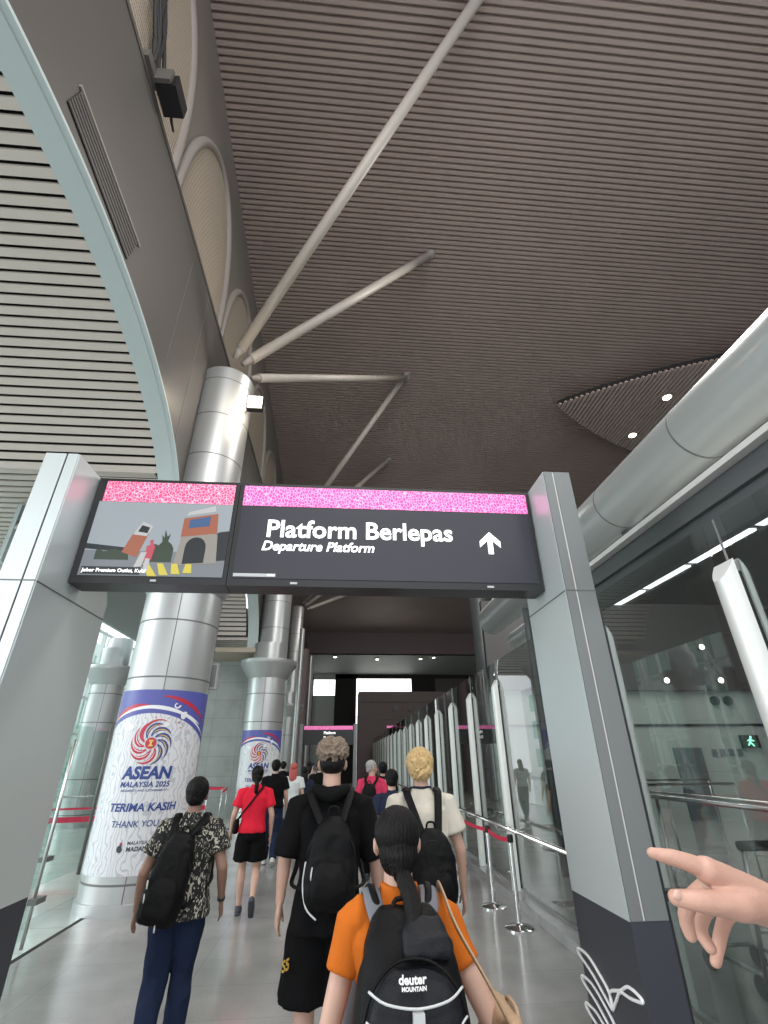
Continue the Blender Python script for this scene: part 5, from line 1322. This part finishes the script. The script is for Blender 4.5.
# --- person beside the camera whose pointing hand reaches into view
def pointing_person():
    t = thing('person', 'person at the right edge of whom only the pointing hand shows', 'person', (1.15, .35, 0))
    o = V((1.15, .35, 0))
    wrist = V((.6157, .7929, 1.462)); elbow = V((.84, .80, 1.27)); sho = V((.98, .45, 1.37))
    bm = bmesh.new()
    def L(*a): return V(a)
    def bx(*c): return V(c) + o
    # torso, neck, head, legs
    rs = [(0, 0, .80, .05, .06), (0, 0, .86, .145, .10), (0, 0, .95, .155, .105), (0, 0, 1.08, .13, .09), (0, 0, 1.24, .15, .105), (0, 0, 1.36, .165, .09), (0, 0, 1.42, .12, .065), (0, 0, 1.46, .07, .058)]
    loft(bm, [(a + o.x, b + o.y, c, d, e_) for a, b, c, d, e_ in rs], e=2.3)
    tube(bm, [bx(0, 0, 1.40), bx(0, 0, 1.49), bx(0, .01, 1.56), bx(0, .03, 1.62)], [.066, .056, .054, .05], 18)
    head_shape(bm, bx(0, .03, 1.62), .4)
    for sd in (-1, 1):
        tube(bm, [bx(sd * .09, 0, .92), bx(sd * .09, .01, .5), bx(sd * .09, -.02, .3), bx(sd * .09, 0, .08)], [.088, .056, .056, .034], 16, round_ends=True)
        tube(bm, [bx(sd * .09, -.03, .05), bx(sd * .09, .15, .04)], [.035, .03], 12, round_ends=True)
    tube(bm, [bx(.1, 0, 1.4), bx(.18, 0, 1.38), bx(.22, -.02, 1.12), bx(.24, .04, .88)], [.05, .05, .04, .026], 16, round_ends=True)
    tube(bm, [bx(-.08, 0, 1.40), sho, sho.lerp(elbow, .5), elbow], [.055, .05, .046, .04], 18, round_ends=True)
    hand(bm, bx(.24, .04, .88), (.02, .04, -.25), 1)
    me = fuse(bm, .007, 2)
    # fine forearm and hand fused at a small voxel, then joined to the coarse body mesh
    bm = bmesh.new()
    fa = [elbow + (elbow - wrist).normalized() * .03, elbow.lerp(wrist, .35), elbow.lerp(wrist, .75), wrist]
    tube(bm, fa, [.043, .043, .031, .0275], 24, sub=3, flat=1.0, round_ends=True)
    mI, mM, mR, mP = V((.4906, .7414, 1.5162)), V((.5189, .7791, 1.4937)), V((.5495, .8096, 1.4736)), V((.5811, .8328, 1.4566))
    # palm block: four metacarpals, fused
    for m_, r_ in ((mI, .0165), (mM, .0165), (mR, .016), (mP, .0145)):
        tube(bm, [wrist, wrist.lerp(m_, .4), m_], [.024, .022, r_], 16, sub=3, round_ends=True)
    for a_, b_ in ((mI, mM), (mM, mR), (mR, mP)):
        tube(bm, [wrist.lerp(a_, .6), wrist.lerp(b_, .6)], [.02, .02], 14, round_ends=True)
        tube(bm, [wrist.lerp(a_, .85), wrist.lerp(b_, .85)], [.0165, .016], 14, round_ends=True)
    tube(bm, [mI, V((.4635, .7412, 1.5262)), V((.4418, .7435, 1.5316)), V((.4235, .7462, 1.5355))], [.0128, .0108, .0095, .0068], 16, sub=4, round_ends=True)      # index
    tube(bm, [V((.565, .765, 1.476)), V((.525, .7405, 1.479)), V((.4929, .731, 1.4832)), V((.460, .7264, 1.4878)), V((.4344, .7319, 1.4905))], [.02, .019, .0145, .0125, .0095], 16, sub=4, round_ends=True)   # thumb
    tube(bm, [mM, V((.4965, .7974, 1.4750)), V((.4926, .817, 1.4507)), V((.4964, .8229, 1.4285))], [.0125, .0112, .0102, .0082], 16, sub=3, round_ends=True)
    tube(bm, [mR, V((.5322, .834, 1.4507)), V((.5305, .8513, 1.4258)), V((.5338, .8424, 1.4087))], [.0122, .0108, .0098, .008], 16, sub=3, round_ends=True)
    tube(bm, [mP, V((.5739, .8567, 1.4329)), V((.5656, .8683, 1.4072)), V((.5506, .8659, 1.3863))], [.011, .0098, .009, .0076], 16, sub=3, round_ends=True)
    me2 = fuse(bm, .0022, 3)
    for v in me2.vertices:                                       # fine skin creases at the knuckles and faint tendons
        v.co += v.normal * .0005 * noise.noise(v.co * 90)
    bb = bmesh.new(); bb.from_mesh(me); bb.from_mesh(me2)
    build(bb, 'body', M['skin_pink'], t, True)
    # nails
    bm = bmesh.new(); ellipsoid(bm, V((.4330, .7242, 1.4945)), (.0075, .0035, .0062), Matrix.Rotation(.3, 3, 'Z')); build(bm, 'thumb_nail', M['nail'], t, True)
    # clothes
    bm = bmesh.new(); loft(bm, [(o.x, o.y, .88, .2, .15), (o.x, o.y, 1.1, .17, .12), (o.x, o.y, 1.28, .175, .125), (o.x, o.y, 1.38, .18, .11), (o.x, o.y, 1.43, .13, .08), (o.x, o.y, 1.475, .075, .066)], n=32, e=2.5)
    tube(bm, [bx(.1, 0, 1.4), bx(.18, 0, 1.39), bx(.2, -.01, 1.22)], [.062, .064, .066], 18)
    tube(bm, [bx(-.08, 0, 1.40), sho, sho.lerp(elbow, .55)], [.062, .066, .066], 18)
    me = fuse(bm, .009, 2, fold=.006)
    for v in me.vertices: v.co -= o
    link_mesh('shirt', me, M['c_grey'], t, True)
    bm = bmesh.new(); loft(bm, [(o.x, o.y, .8, .06, .06), (o.x, o.y, .86, .16, .12), (o.x, o.y, 1.02, .155, .115)], n=28)
    for sd in (-1, 1): tube(bm, [bx(sd * .09, 0, .9), bx(sd * .092, .01, .5), bx(sd * .092, 0, .09)], [.1, .08, .066], 18)
    me = fuse(bm, .01, 2, fold=.006)
    for v in me.vertices: v.co -= o
    link_mesh('trousers', me, M['c_navy'], t, True)
    bm = bmesh.new(); ellipsoid(bm, bx(0, .008, 1.665), (.088, .102, .092)); me = fuse(bm, .007, 1, fold=.004, fscale=40)
    for v in me.vertices: v.co -= o
    link_mesh('hair', me, M['hair_black'], t, True)
    for sd in (-1, 1):
        bm = bmesh.new(); tube(bm, [bx(sd * .09, -.05, .05), bx(sd * .09, .06, .05), bx(sd * .09, .16, .042)], [.042, .048, .04], 14, round_ends=True)
        me = fuse(bm, .01, 1)
        for v in me.vertices: v.co -= o
        link_mesh('shoe', me, M['sole'], t, True)
pointing_person()
# ------------------------------------------------------------------ light
w = bpy.data.worlds.new('daylight'); scene.world = w; w.use_nodes = True
bg = w.node_tree.nodes['Background']; bg.inputs[0].default_value = (0.93, 0.97, 1.0, 1); bg.inputs[1].default_value = 1.9
def area(name, loc, size, power, rot, color=(1, 1, 1)):
    l = bpy.data.lights.new(name, 'AREA'); l.shape = 'RECTANGLE'; l.size, l.size_y = size; l.energy = power; l.color = color
    o = bpy.data.objects.new(name, l); COL.objects.link(o); o.location = loc; o.rotation_euler = rot
    return o
def point(name, loc, power, color, r=.1):
    l = bpy.data.lights.new(name, 'POINT'); l.energy = power; l.color = color; l.shadow_soft_size = r
    o = bpy.data.objects.new(name, l); COL.objects.link(o); o.location = loc
    return o
# added soft area lights filling the hall, no fixtures there
area('hall_fill', (6.0, 8.0, 14.4), (4, 4), 900, (0, 0, 0), (1, .95, .88))
area('hall_fill', (1.0, -3.0, 12.0), (5, 3), 700, (0.5, 0, 0), (1, .96, .92))
area('hall_fill', (4.5, 22.0, 12.6), (4, 6), 500, (0, 0, 0), (1, .95, .88))
point('flood_beam', (-1.94, 7.45, 7.9), 90, (1, .86, .66), .12)
l = area('enclosure_light', (3.41, 2.6, 3.33), (.1, 6), 60, (0, 0, 0), (.92, .95, 1))

sn = bpy.data.lights.new('daylight_sun', 'SUN'); sn.energy = 1.9; sn.angle = math.radians(40); sn.color = (.94, .98, 1)
so = bpy.data.objects.new('daylight_sun', sn); COL.objects.link(so); so.rotation_euler = V((0.80, 0.12, -0.30)).to_track_quat('-Z', 'Y').to_euler()
area('enclosure_light', (8.0, 10.5, 8.0), (3, 3), 350, (0.3, 0, 0), (.94, 1, .96))  # added fill to brighten the space behind the right glass, no fixture

# ------------------------------------------------------------------ camera
p_, yw_, ro_ = math.radians(27.65), math.radians(5.0), math.radians(-0.57)
f_ = V((math.sin(yw_) * math.cos(p_), math.cos(yw_) * math.cos(p_), math.sin(p_)))
r0_ = V((math.cos(yw_), -math.sin(yw_), 0)); u0_ = r0_.cross(f_)
r_ = r0_ * math.cos(ro_) + u0_ * math.sin(ro_); u_ = -r0_ * math.sin(ro_) + u0_ * math.cos(ro_)
cam = bpy.data.cameras.new('camera'); co = bpy.data.objects.new('camera', cam); COL.objects.link(co)
mw = Matrix((r_, u_, -f_)).transposed().to_4x4(); mw.translation = (0, 0, 1.65); co.matrix_world = mw
cam.sensor_fit = 'HORIZONTAL'; cam.sensor_width = 36; cam.lens = 473.0 / 768 * 36; cam.clip_start = 0.05; cam.clip_end = 300
scene.camera = co
scene.view_settings.view_transform = 'Standard'; scene.view_settings.look = 'None'
scene.view_settings.exposure = 0.0; scene.view_settings.gamma = 1.0; scene.view_settings.use_curve_mapping = False
